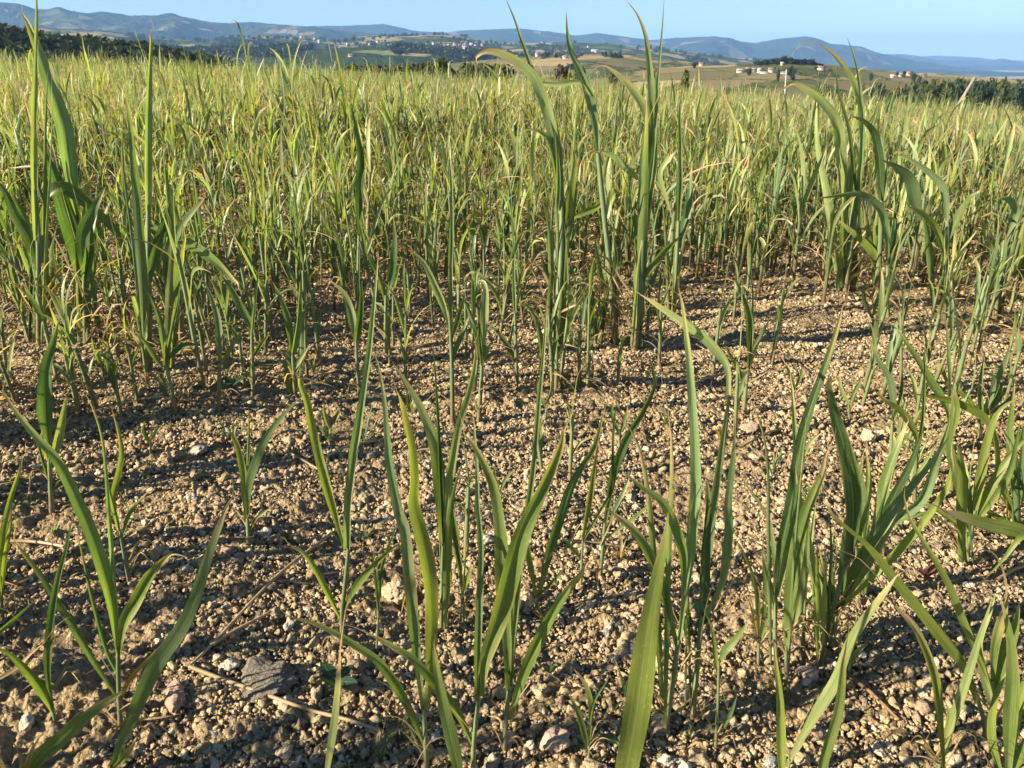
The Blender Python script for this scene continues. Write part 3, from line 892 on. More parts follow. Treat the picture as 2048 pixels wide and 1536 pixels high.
# front row, right
T('large sorghum plant with a brown striped broad leaf drooping left', (1330, 1462), [(1345, 1370), (1357, 1278)], 17, [
    (34, 'g', .80, [1352, 1290, 1329, 1199, 1295, 1107, 1261, 1055, 1210, 1018, 1168, 1010], dict(m=.6)),
    (26, 'g', .90, [1366, 1190, 1363, 1100, 1329, 1011, 1288, 977, 1254, 950, 1232, 931]),
    (27, 'b', .90, [1358, 1280, 1366, 1210, 1379, 1113, 1389, 1011, 1392, 960, 1389, 858, 1379, 721, 1369, 635, 1362, 584, 1355, 520], dict(fold=.75, dy=.05)),
    (20, 'r', .5, [1350, 1330, 1330, 1310, 1318, 1340])], tillers=2)
T('tall sorghum plant whose folded leaf kinks left into a tan tip', (1385, 1440), [(1395, 1330), (1404, 1230)], 16, [
    (24, 'b', 0, [1404, 1240, 1410, 1140, 1418, 1060, 1428, 985, 1441, 905, 1453, 823, 1458, 772, 1451, 726], dict(fold=.7)),
    (22, 'l', .80, [1458, 790, 1452, 728, 1410, 676, 1379, 653, 1348, 632, 1312, 608, 1278, 584, 1246, 573], dict(dy=.05)),
    (26, 'b', .97, [1412, 1230, 1444, 1165, 1457, 1062, 1456, 1010, 1461, 960, 1468, 892, 1469, 832], dict(fold=.3)),
    (28, 'd', .92, [1400, 1260, 1408, 1180, 1412, 1090, 1416, 1010, 1413, 940]),
    (25, 'b', .88, [1372, 1270, 1372, 1240, 1388, 1214, 1406, 1216, 1423, 1257, 1441, 1295], dict(wave=.05))], tillers=3)
T('short sorghum plant with a broad leaf stub right of the kinked leaf plant', (1432, 1500), [(1436, 1400), (1438, 1320)], 10, [
    (23, 'g', .95, [1439, 1325, 1452, 1300, 1470, 1280, 1500, 1241]), (14, 'y', .9, [1435, 1350, 1428, 1290, 1420, 1240]),
    (10, 't', .1, [1437, 1340, 1400, 1318, 1366, 1338]), (14, 'd', 0, [1434, 1470, 1460, 1430, 1475, 1390])])
T('sorghum plant with two narrow striped leaves over gravel, right of the kinked leaf', (1518, 1322), [(1518, 1275)], 10, [
    (15, 'g', .9, [1518, 1280, 1511, 1175, 1486, 1103, 1466, 1075]), (15, 'g', .9, [1519, 1280, 1530, 1200, 1527, 1110, 1522, 1070]),
    (13, 'y', .6, [1518, 1290, 1540, 1240, 1566, 1220, 1590, 1240]), (12, 'o', .4, [1515, 1270, 1500, 1210, 1478, 1180]),
    (14, 'l', 0, [1522, 1275, 1550, 1180, 1548, 1100, 1534, 1030, 1500, 980, 1470, 930])])
T('sorghum plant with a tall dark spear leaf and yellow tipped neighbour', (1556, 1335), [(1550, 1270), (1552, 1180)], 13, [
    (26, 'd', .90, [1552, 1190, 1560, 1110, 1584, 1000, 1600, 900, 1617, 830, 1640, 762, 1666, 687, 1685, 618, 1692, 565], dict(fold=.8)),
    (19, 'b', .88, [1554, 1190, 1580, 1080, 1594, 943, 1589, 858, 1584, 772, 1583, 708], Rl),
    (12, 'g', .85, [1550, 1220, 1536, 1150, 1520, 1090])], tillers=2)
T('sorghum plant with a mottled broad leaf and torn brown tip hanging down', (1575, 1345), [(1572, 1290)], 13, [
    (40, 'g', .80, [1572, 1295, 1584, 1165, 1600, 1062, 1612, 1020, 1628, 985, 1645, 943, 1660, 880, 1668, 850], dict(fold=.25, m=.3)),
    (24, 'l', 0, [1575, 1280, 1600, 1200, 1612, 1120, 1618, 1040]), (10, 'r', .2, [1570, 1260, 1600, 1245, 1640, 1250, 1660, 1280])])
T('sorghum plant with a wide dark striped leaf and wavy yellow edge', (1640, 1330), [(1660, 1240), (1690, 1130)], 13, [
    (46, 'd', .93, [1692, 1130, 1706, 1040, 1702, 960, 1690, 900, 1670, 830, 1660, 780, 1654, 733], dict(fold=.25, m=.7)),
    (34, 'b', 0, [1692, 1120, 1720, 1030, 1718, 960, 1706, 910, 1690, 880]),
    (10, 'y', .9, [1700, 1100, 1735, 1010, 1742, 960, 1738, 925])], tillers=3)
T('slim pale stalk with one small side leaf in front of the dark clump', (1607, 1306), [(1609, 1220), (1612, 1140)], 11, [
    (12, 'g', .95, [1608, 1215, 1630, 1190, 1640, 1165]), (11, 'l', 0, [1612, 1150, 1622, 1080, 1632, 1000], Rl), (9, 'y', .7, [1608, 1230, 1592, 1180, 1588, 1150])])
gx = np.random.default_rng(5)
T('dense many stemmed clump with leaves fanning right, foot wrapped in dry husks', (1662, 1292), [(1672, 1240), (1684, 1190)], 13, [
    (30, 'd', .95, [1676, 1220, 1690, 1120, 1700, 1040, 1714, 980, 1728, 900]), (26, 'g', 0, [1680, 1215, 1740, 1120, 1790, 1030, 1830, 960, 1880, 880]),
    (30, 'b', .95, [1682, 1210, 1730, 1100, 1790, 1010, 1850, 940, 1900, 870]), (22, 'y', .85, [1686, 1210, 1770, 1130, 1850, 1040, 1900, 960, 1905, 860]),
    (16, 'd', 0, [1672, 1230, 1640, 1150, 1600, 1080, 1560, 1030], Rl), (18, 'g', .9, [1676, 1220, 1700, 1150, 1740, 1080, 1756, 1000]),
    (14, 'r', .2, [1664, 1270, 1680, 1230, 1690, 1190]), (14, 't', .15, [1662, 1280, 1650, 1300, 1640, 1330])], tillers=7)
T('leafy clump behind the fan shaped clump with yellow green upright leaves', (1725, 1190), [(1735, 1140), (1750, 1080)], 13, [
    (32, 'g', .93, [1740, 1110, 1760, 1030, 1772, 960, 1800, 880, 1820, 830]), (24, 'd', 0, [1745, 1100, 1780, 1010, 1820, 930, 1850, 850]),
    (28, 'b', .93, [1742, 1110, 1776, 1050, 1840, 1000, 1880, 900, 1905, 820]), (20, 'y', .85, [1740, 1120, 1730, 1040, 1736, 960, 1730, 880]),
    (18, 'g', 0, [1748, 1090, 1800, 1040, 1860, 1030, 1910, 1060])], tillers=6)
T('row end clump at right edge with bright yellow green grassy leaves', (1930, 1130), [(1940, 1080), (1950, 1020)], 12, [
    (24, 'y', .93, [1945, 1050, 1960, 960, 1975, 880, 2000, 820, 2048, 790]), (22, 'g', .95, [1940, 1060, 1920, 980, 1900, 900, 1905, 800, 1902, 770]),
    (22, 'y', 0, [1950, 1040, 1990, 960, 2030, 900, 2070, 860]), (18, 'b', .9, [1942, 1060, 1930, 960, 1890, 890, 1850, 840]),
    (18, 'g', 0, [1946, 1050, 1985, 1000, 2020, 940, 2040, 840]), (16, 'y', .8, [1938, 1070, 1900, 1040, 1850, 1010, 1800, 1020])], tillers=6)
T('second bright clump at right edge, taller, leaves crossing above it', (2030, 1080), [(2034, 1020)], 12, [
    (22, 'g', .95, [2034, 1030, 2025, 940, 2020, 860, 2030, 760]), (20, 'y', .9, [2032, 1040, 2000, 960, 1990, 880, 1975, 800]),
    (22, 'y', 0, [2036, 1020, 2060, 930, 2080, 840]), (16, 'b', 0, [2034, 1020, 2044, 930, 2046, 850], Rl), (15, 'g', .9, [2030, 1050, 1990, 1030, 1950, 1010])], tillers=6)
T('near sorghum plant with a long straight yellow green leaf pointing up left', (1975, 1480), [(1968, 1440), (1955, 1400)], 15, [
    (36, 'y', .93, [1955, 1405, 1929, 1336, 1878, 1267, 1809, 1182, 1741, 1096, 1690, 1052, 1662, 1025, 1640, 972], dict(fold=.2, dy=-.05))])
T('near sorghum plant with a drooping leaf, upper half withered tan', (1890, 1600), [(1888, 1550)], 14, [
    (27, 'y', .62, [1887, 1545, 1874, 1404, 1861, 1336, 1826, 1250, 1775, 1189, 1741, 1141, 1717, 1110, 1680, 1092], dict(m=.5, dy=.05))])
T('close sorghum leaf with frayed brown end at the bottom edge', (1625, 1660), [(1635, 1600)], 13, [
    (30, 'g', .80, [1637, 1590, 1650, 1510, 1676, 1421, 1686, 1336, 1693, 1278, 1693, 1235], dict(dy=.02, base=.8))])
T('sorghum plant with a long bright leaf slanting right and torn tan margin', (1575, 1545), [(1580, 1520)], 10, [
    (36, 'l', .84, [1582, 1515, 1632, 1428, 1673, 1360, 1703, 1284, 1741, 1223, 1792, 1158, 1845, 1108], dict(fold=.3, m=.3)),
    (9, 't', .1, [1577, 1535, 1600, 1460, 1640, 1370])])
T('close thin leaf blade at the bottom edge left of the frayed leaf', (1572, 1650), [(1569, 1600)], 11, [
    (28, 'y', .90, [1568, 1590, 1563, 1530, 1560, 1404, 1553, 1336, 1549, 1278], dict(dy=.02))])
T('tall sorghum plant at lower right with twisted scorched leaf', (1985, 1540), [(1986, 1440), (1984, 1360)], 16, [
    (22, 'y', .90, [1982, 1370, 1929, 1250, 1895, 1165, 1844, 1079, 1816, 1028, 1804, 960], dict(fold=.3)),
    (26, 'g', .45, [1984, 1370, 1990, 1290, 2006, 1225, 2012, 1180, 1997, 1131, 1980, 1105, 1950, 1098], dict(m=.8)),
    (24, 'l', 0, [1986, 1400, 1960, 1300, 1963, 1267, 1980, 1225, 1991, 1186], Rl),
    (36, 'g', .95, [1988, 1400, 2010, 1320, 2030, 1260, 2040, 1200])])
T('leafy sorghum plant in the lower right corner, leaves glowing against shade', (2025, 1600), [(2015, 1560)], 16, [
    (32, 'y', 0, [2012, 1550, 2030, 1440, 2052, 1360, 2080, 1290]), (40, 'g', .95, [2016, 1550, 2020, 1440, 2026, 1350, 2020, 1270, 2000, 1190]),
    (28, 'y', 0, [2008, 1560, 1985, 1480, 1990, 1400, 2020, 1330]), (32, 'g', 0, [2020, 1550, 2060, 1480, 2100, 1440]),
    (15, 't', .2, [2005, 1570, 1960, 1500, 1930, 1470])])
T('sorghum plant at the bottom right with a narrow upright bright leaf', (1870, 1570), [(1882, 1520)], 12, [
    (26, 'l', .97, [1884, 1510, 1910, 1430, 1938, 1345, 1963, 1265, 1985, 1195], dict(fold=.5)),
    (26, 'y', 0, [1886, 1515, 1900, 1440, 1890, 1400]), (16, 't', .3, [1880, 1530, 1850, 1490, 1858, 1460])])
T('horizontal bright yellow leaf reaching in from the right edge', (2160, 1380), [(2140, 1260), (2120, 1160)], 14, [
    (40, 'y', .72, [2120, 1120, 2048, 1066, 1980, 1050, 1929, 1035, 1878, 1018, 1830, 1006], dict(fold=.25, dy=-.02)),
    (20, 'y', 0, [2130, 1180, 2080, 1100, 2048, 1070, 2008, 1117, 1970, 1158])])
# open soil, right
T('lone sorghum plant on bright open soil with pale bulging foot', (1488, 826), [(1492, 775), (1496, 735)], 11, [
    (20, 'g', .97, [1496, 738, 1499, 700, 1496, 635, 1481, 584, 1466, 546]), (13, 'y', .9, [1490, 775, 1474, 735, 1458, 707, 1448, 690]),
    (15, 'l', .93, [1496, 745, 1506, 700, 1519, 676, 1541, 636]), (8, 'b', 0, [1497, 735, 1502, 660, 1504, 590, 1500, 520], Rl)])
T('sorghum plant on open soil with left bent blue green leaf, tan tip', (1781, 935), [(1783, 880), (1785, 838)], 9, [
    (17, 'b', .90, [1786, 840, 1787, 806, 1779, 755, 1758, 721, 1741, 683, 1735, 670]), (11, 'd', 0, [1786, 840, 1800, 790, 1805, 730], Rl),
    (7, 't', .1, [1784, 860, 1798, 800, 1802, 720])])
T('sorghum plant with arched leaf and fine brown tip, left of the right edge clumps', (1830, 1005), [(1831, 950), (1833, 890)], 10, [
    (18, 'y', .85, [1833, 895, 1832, 870, 1816, 840, 1795, 815, 1770, 800, 1740, 770]), (9, 'g', 0, [1836, 890, 1845, 820, 1848, 738, 1845, 700], Rl)])
T('sorghum plant with long leaf rising left across bright open soil at right', (1905, 985), [(1903, 900), (1898, 845)], 11, [
    (19, 'g', .97, [1898, 850, 1890, 810, 1861, 762, 1837, 721, 1809, 680, 1790, 650]), (22, 'y', .96, [1994, 880, 1985, 860, 1963, 830, 1912, 803, 1861, 793, 1812, 785]),
    (13, 'y', .8, [1902, 880, 1915, 820, 1905, 760])])
T('sorghum tuft with spread leaves at the far end of the open soil', (1960, 880), [(1962, 830)], 9, [
    (17, 'b', 0, [1963, 835, 1990, 770, 2010, 720, 2020, 690]), (18, 'd', .97, [1962, 840, 2000, 790, 1985, 750, 1936, 745]), (14, 'y', .8, [1961, 840, 1940, 800, 1915, 770, 1930, 700]),
    (12, 'b', .9, [1963, 835, 1960, 770, 1970, 700], Rl), (14, 'g', 0, [1964, 835, 2010, 810, 2040, 770])])
T('bare straw coloured stem bowing over in a thin arch at right', (1908, 800), [(1905, 780)], 5, [
    (7, 't', .05, [1905, 785, 1920, 700, 1927, 650, 1918, 608, 1900, 577, 1868, 553, 1820, 541, 1790, 540], Rl), (8, 'y', .8, [1905, 785, 1885, 740, 1880, 690])], name='dry_stalk')
# back row, left
T('tall straight pole like sorghum shoot at far left, top beyond the photo', (78, 690), [(77, 600), (77, 490), (72, 380)], 12, [
    (14, 'l', 0, [74, 480, 70, 271, 73, 100, 74, 0, 73, -60], dict(rolled=True, dy=.02)), (9, 't', .05, [76, 330, 40, 335, -10, 342, -30, 350]),
    (26, 'd', .98, [77, 540, 60, 480, 30, 430, 8, 380, -20, 350])], tillers=4)
T('sorghum plant with a broad glossy leaf leaning left beside the leftmost pole', (158, 640), [(158, 560), (152, 430)], 13, [
    (32, 'b', .92, [153, 440, 145, 380, 135, 305, 128, 254, 103, 175, 79, 105, 62, 62, 48, 30, 33, 4], dict(fold=.75, dy=.05)),
    (38, 'd', .97, [158, 560, 146, 480, 130, 425, 103, 339, 68, 281, 48, 268], dict(fold=.5)),
    (9, 'r', .1, [156, 440, 126, 326, 100, 322, 61, 328, 20, 338, 4, 350])], tillers=4)
T('sorghum plant with a big arched leaf ending orange, right of the leftmost pole', (85, 650), [(84, 560), (84, 470)], 11, [
    (30, 'g', .93, [84, 480, 88, 430, 103, 390, 124, 378, 154, 392, 191, 425, 226, 459, 249, 500, 262, 530], dict(m=.3)),
    (22, 'g', .97, [84, 500, 60, 470, 40, 420, 20, 380])], tillers=3)
T('sorghum plant with a stout upright leaf and yellow tip near the two poles', (172, 690), [(170, 600), (169, 540)], 13, [
    (30, 'd', .95, [169, 550, 167, 470, 185, 425, 205, 384, 213, 372]), (20, 'd', 0, [170, 560, 180, 480, 172, 400], Rl)], tillers=3)
T('second tall pole like sorghum shoot with a pinkish brown pointed top', (298, 742), [(298, 640), (297, 500), (297, 408)], 14, [
    (16, 'b', .90, [297, 420, 296, 271, 298, 168, 301, 100, 303, 36], Rl),
    (25, 'g', .84, [300, 450, 342, 469, 393, 496, 427, 520, 455, 548, 475, 570, 490, 588], dict(m=.3)),
    (24, 'd', 0, [299, 560, 312, 500, 330, 440, 340, 400])], tillers=3)
T('forked sorghum plant just right of the second pole with brown tipped leaf', (330, 738), [(333, 660), (334, 590)], 10, [
    (24, 'b', .93, [334, 590, 338, 510, 359, 459, 393, 414, 416, 392]), (19, 'b', 0, [333, 590, 337, 500, 338, 442, 331, 356, 328, 320], Rl),
    (14, 'd', 0, [332, 640, 352, 600, 362, 560], Rl)], tillers=2)
T('sorghum plant leaning left with reddish dry foot in the back row', (352, 828), [(343, 775), (329, 720)], 9, [
    (14, 'b', 0, [329, 722, 326, 680, 318, 635, 301, 594, 282, 562]), (14, 'g', .9, [326, 735, 310, 715, 291, 687, 272, 662]),
    (8, 'b', 0, [330, 722, 342, 663, 354, 610, 362, 562], Rl), (13, 'g', .9, [332, 740, 331, 700, 330, 680]), (14, 'd', .95, [333, 720, 370, 690, 405, 692])])
T('slender sorghum plant with narrow pale bulb at its foot, left centre', (437, 825), [(438, 760), (440, 722)], 10, [
    (18, 'b', 0, [440, 725, 440, 687, 435, 635, 422, 594, 408, 562]), (11, 'g', .96, [442, 730, 461, 697, 486, 657]), (7, 't', .1, [437, 770, 425, 745, 418, 725])])
T('sorghum plant with curved bright leaf and straight thin leaf, left centre', (506, 793), [(505, 720), (504, 665)], 10, [
    (19, 'g', .97, [504, 668, 499, 645, 478, 608, 455, 567, 436, 540]), (8, 'b', 0, [505, 665, 509, 630, 515, 570, 520, 520], Rl), (11, 'g', .9, [505, 715, 520, 690, 540, 665])])
T('sorghum plant with several close upright leaves and weedy tuft at its foot', (590, 790), [(588, 745), (585, 705)], 10, [
    (17, 'g', .95, [585, 708, 578, 653, 564, 601, 545, 564]), (16, 'b', .97, [586, 705, 594, 650, 598, 600, 600, 560], Rl), (13, 'l', .95, [588, 740, 605, 712, 620, 690]),
    (11, 'b', 0, [584, 735, 570, 705, 560, 700])], tillers=3)
T('spear like sorghum plant with swollen dark sheath, left of centre', (712, 640), [(716, 560), (718, 470)], 10, [
    (18, 'd', 0, [718, 470, 719, 373, 722, 322, 716, 271, 700, 205], dict(fold=.6)), (12, 'g', .9, [716, 540, 735, 500, 748, 470])], tillers=2)
T('sorghum plant with left arched tan tipped leaf, tall thin central shoot', (905, 848), [(904, 740), (900, 640)], 11, [
    (17, 'l', .86, [899, 655, 888, 615, 871, 575, 850, 530, 830, 508, 806, 494], dict(m=.2)), (12, 'b', .97, [901, 640, 902, 540, 905, 420, 902, 340, 896, 285], Rl),
    (14, 'd', 0, [902, 680, 918, 630, 930, 590]), (15, 'g', .9, [903, 720, 925, 670, 940, 625])])
T('sorghum plant with a leaf folded over at its top like a flag', (957, 845), [(962, 770), (966, 690)], 11, [
    (19, 'l', 0, [966, 695, 969, 630, 971, 580, 964, 562, 942, 570]), (16, 'y', .95, [964, 720, 980, 690, 992, 685]), (9, 'd', 0, [964, 730, 958, 660, 962, 600], Rl)])
T('dark slender sorghum plant with leaves arching to both sides, centre', (1034, 765), [(1032, 700), (1030, 620)], 9, [
    (15, 'b', .97, [1076, 740, 1083, 704, 1073, 646, 1053, 612, 1028, 607]), (14, 'd', .9, [1032, 725, 1008, 680, 993, 660, 979, 645]), (9, 'b', 0, [1030, 625, 1028, 560, 1030, 500], Rl)])
T('yellowing sorghum plant with a pale broad leaf, left of the arched pair', (720, 800), [(715, 740), (712, 680)], 9, [
    (20, 'l', .95, [712, 690, 705, 640, 690, 590, 660, 560]), (16, 'd', 0, [713, 680, 722, 620, 724, 560], Rl), (12, 'l', .8, [716, 760, 735, 720, 748, 690])])
T('sorghum plant with dark leaf curving up right in front of the dry brush', (770, 710), [(771, 640), (772, 590)], 9, [
    (18, 'd', .97, [772, 600, 785, 540, 790, 480, 786, 430]), (13, 'g', .95, [772, 610, 760, 560, 740, 520, 728, 500])])
# tall clump, centre
T('tallest sorghum plant of the centre clump, withered leaf hanging down in an arch', (1108, 702), [(1112, 640), (1122, 520), (1124, 380)], 14, [
    (24, 'l', .70, [1124, 400, 1118, 330, 1107, 278, 1092, 215, 1073, 165, 1049, 134, 1010, 110, 972, 102, 954, 115, 949, 150, 940, 185, 928, 212], dict(fold=.3, dy=.02)),
    (13, 'b', 0, [1120, 400, 1108, 300, 1085, 200, 1066, 144, 1054, 110, 1040, 70, 1029, 38, 1010, -6], dict(rolled=True, dy=.08)),
    (15, 'l', .95, [1118, 420, 1112, 350, 1100, 295, 1083, 266, 1056, 260, 1027, 268]), (10, 'b', 0, [1114, 420, 1116, 340, 1110, 260], Rl),
    (22, 'g', .96, [1116, 600, 1126, 500, 1146, 400, 1150, 310, 1144, 280])], tillers=5)
T('second stem of the centre clump with small scorched curled leaves', (1124, 700), [(1128, 600), (1130, 480), (1122, 350)], 11, [
    (12, 'l', 0, [1122, 360, 1119, 300, 1112, 240, 1115, 190], Rl), (12, 'r', .2, [1124, 330, 1118, 280, 1104, 258, 1098, 270]), (18, 'y', .9, [1132, 480, 1140, 400, 1150, 330, 1142, 290]),
    (13, 'r', .2, [1130, 430, 1140, 385, 1158, 376, 1152, 390]), (15, 'g', .95, [1120, 620, 1095, 560, 1080, 500])], tillers=5)
T('leaning pole of the centre clump with a thread thin white tip', (1230, 690), [(1222, 560), (1206, 408), (1196, 305)], 14, [
    (18, 'b', .97, [1198, 320, 1192, 270, 1184, 220, 1170, 168, 1155, 134, 1141, 100, 1135, 68, 1132, 20], dict(fold=.6, dy=.03)),
    (11, 'l', .72, [1180, 190, 1158, 165, 1117, 168, 1073, 166, 1030, 160]), (15, 'l', .80, [1194, 300, 1227, 312, 1261, 343, 1290, 358, 1320, 330]),
    (16, 'y', .8, [1210, 400, 1190, 415, 1160, 428, 1130, 440]), (20, 'g', 0, [1228, 600, 1205, 560, 1196, 520, 1190, 470])], tillers=3)
T('broad leaved sorghum plant right of centre, leaf folding left into brown tip', (1268, 700), [(1278, 600), (1286, 480)], 16, [
    (25, 'l', .80, [1287, 490, 1294, 400, 1302, 320, 1300, 260, 1288, 215, 1261, 175, 1227, 141, 1206, 131, 1186, 142, 1165, 155], dict(fold=.35, dy=.05)),
    (19, 'l', .97, [1288, 460, 1304, 330, 1304, 205, 1297, 120, 1291, 72, 1274, 28, 1248, -4], dict(fold=.5)),
    (9, 'b', 0, [1290, 450, 1308, 300, 1318, 150, 1325, 60, 1329, -12], Rl), (26, 'g', 0, [1284, 560, 1276, 480, 1268, 430, 1240, 440]),
    (18, 'g', .9, [1282, 560, 1330, 500, 1366, 470])], tillers=6)
T('dark twisted sorghum stem with reddish curled leaf right of the broad leaf', (1345, 640), [(1352, 540), (1358, 430)], 11, [
    (12, 'b', 0, [1358, 440, 1361, 340, 1359, 237, 1361, 190], Rl), (14, 'l', .7, [1340, 420, 1322, 350, 1340, 318, 1358, 302, 1352, 330]), (18, 'd', .97, [1354, 500, 1376, 420, 1384, 330])], tillers=3)
T('bushy low sorghum plant at the foot of the centre clump', (1190, 690), [(1196, 640)], 9, [
    (22, 'g', .9, [1196, 650, 1180, 600, 1172, 560, 1150, 540]), (20, 'l', 0, [1197, 645, 1215, 590, 1230, 540, 1226, 500]), (14, 'y', .7, [1197, 650, 1240, 620, 1280, 600]),
    (12, 'o', .4, [1196, 655, 1168, 630, 1150, 640]), (12, 't', .1, [1195, 660, 1215, 630, 1250, 640])], tillers=6)
# tall clump, right
T('right hand tall sorghum plant with tan arch of a leaf against the hills', (1690, 582), [(1700, 500), (1712, 420)], 14, [
    (14, 'l', .66, [1722, 360, 1724, 271, 1720, 203, 1707, 162, 1683, 127, 1660, 102, 1635, 88, 1610, 86, 1594, 95, 1587, 109, 1579, 124], dict(dy=.02)),
    (10, 'b', .96, [1712, 430, 1722, 330, 1726, 239, 1717, 154, 1707, 109, 1692, 70], Rl),
    (9, 'd', .97, [1714, 380, 1700, 260, 1680, 190, 1672, 140, 1665, 115], Rl)], tillers=5)
T('broad leaved plant in the right hand clump, long tan leaf end drooping left', (1706, 580), [(1700, 500), (1690, 420)], 13, [
    (25, 'l', .80, [1690, 430, 1685, 373, 1679, 288, 1669, 237, 1638, 199, 1611, 179, 1584, 165, 1567, 178, 1553, 192, 1535, 204], dict(dy=.04)),
    (16, 'g', .6, [1692, 430, 1702, 340, 1707, 271, 1702, 245]), (12, 't', .1, [1690, 440, 1668, 432, 1690, 400])], tillers=4)
T('stem in the right hand clump with a dark hooked leaf, tan tip', (1750, 610), [(1760, 500), (1763, 400)], 12, [
    (19, 'd', .84, [1763, 410, 1760, 330, 1751, 274, 1734, 247, 1710, 233, 1688, 229]), (16, 'b', 0, [1764, 400, 1766, 330, 1762, 270], Rl),
    (18, 'y', .9, [1766, 560, 1748, 510, 1720, 476, 1690, 452, 1668, 432])], tillers=4)
T('sorghum plant with leaf bowing left over the right hand clump foot', (1776, 640), [(1776, 570), (1775, 520)], 11, [
    (18, 'b', .97, [1775, 525, 1772, 459, 1758, 414, 1724, 389, 1683, 389, 1620, 400]), (16, 'b', 0, [1776, 530, 1800, 480, 1828, 440], Rl), (16, 'd', 0, [1778, 560, 1790, 470, 1792, 400], Rl)], tillers=3)
T('sorghum plant with long curved blade sweeping left at far right', (1888, 640), [(1893, 540), (1895, 440)], 12, [
    (17, 'b', .88, [1895, 450, 1888, 380, 1861, 346, 1820, 319, 1778, 301], dict(fold=.3)), (28, 'b', .97, [1842, 440, 1830, 400, 1820, 360, 1796, 336, 1763, 319], dict(fold=.25)),
    (15, 'y', .8, [1892, 520, 1870, 455, 1840, 425, 1800, 405]), (20, 'g', 0, [1896, 480, 1925, 420, 1945, 390, 1962, 400])], tillers=3)
T('leaning sorghum plant at far right edge of the field front', (1990, 640), [(1998, 560), (2010, 480)], 11, [
    (18, 'b', 0, [2010, 490, 2030, 420, 2046, 370]), (20, 'b', .95, [2008, 480, 2030, 420, 2010, 395, 1985, 400]), (14, 'l', .9, [2000, 540, 1975, 480, 1960, 430])], tillers=3)
# bent seedlings on open soil
for i, (bx_, by_, h_, lb) in enumerate([(1590, 800, 70, 'short dark sorghum sprout left of the lone stalk on open soil'), (1745, 672, 110, 'stubby pale sorghum shoot standing where the open soil begins'),
                                        (1700, 840, 90, 'grey green sorghum sprout in the middle of the bright open soil'), (1610, 940, 80, 'sprout with hair thin tip beside the dark spear leaf'),
                                        (1240, 900, 95, 'small twin leaved sprout left of the long dark bending leaf'), (1090, 840, 85, 'sprout with yellow tips behind the tallest rolled leaf'),
                                        (1000, 1010, 75, 'fine bladed sprout between two front row plants'), (660, 880, 70, 'reddish sprout beside a brown folded leaf tip'),
                                        (205, 760, 80, 'drying sprout at the border of the shaded soil'), (300, 905, 60, 'tiny sprout at the rim of the open strip')]):
    q = np.random.default_rng(900 + i)
    T(lb, (bx_, by_), [(bx_ + q.uniform(-4, 4), by_ - h_ * .35)], 6, [
        (10, 'gblyd'[i % 5], .9, [bx_, by_ - h_ * .3, bx_ - 10 - 9 * q.random(), by_ - h_ * .75, bx_ - 24 * q.random(), by_ - h_ * 1.1]),
        (9, 'lgb'[i % 3], .8, [bx_, by_ - h_ * .35, bx_ + 12, by_ - h_ * .7, bx_ + 32 * q.random() + 10, by_ - h_]),
        (6, 't', .1, [bx_, by_ - h_ * .2, bx_ + 16, by_ - h_ * .4, bx_ + 30, by_ - h_ * .25])], name='sorghum_sprout')
print('traced', N_IND[0])


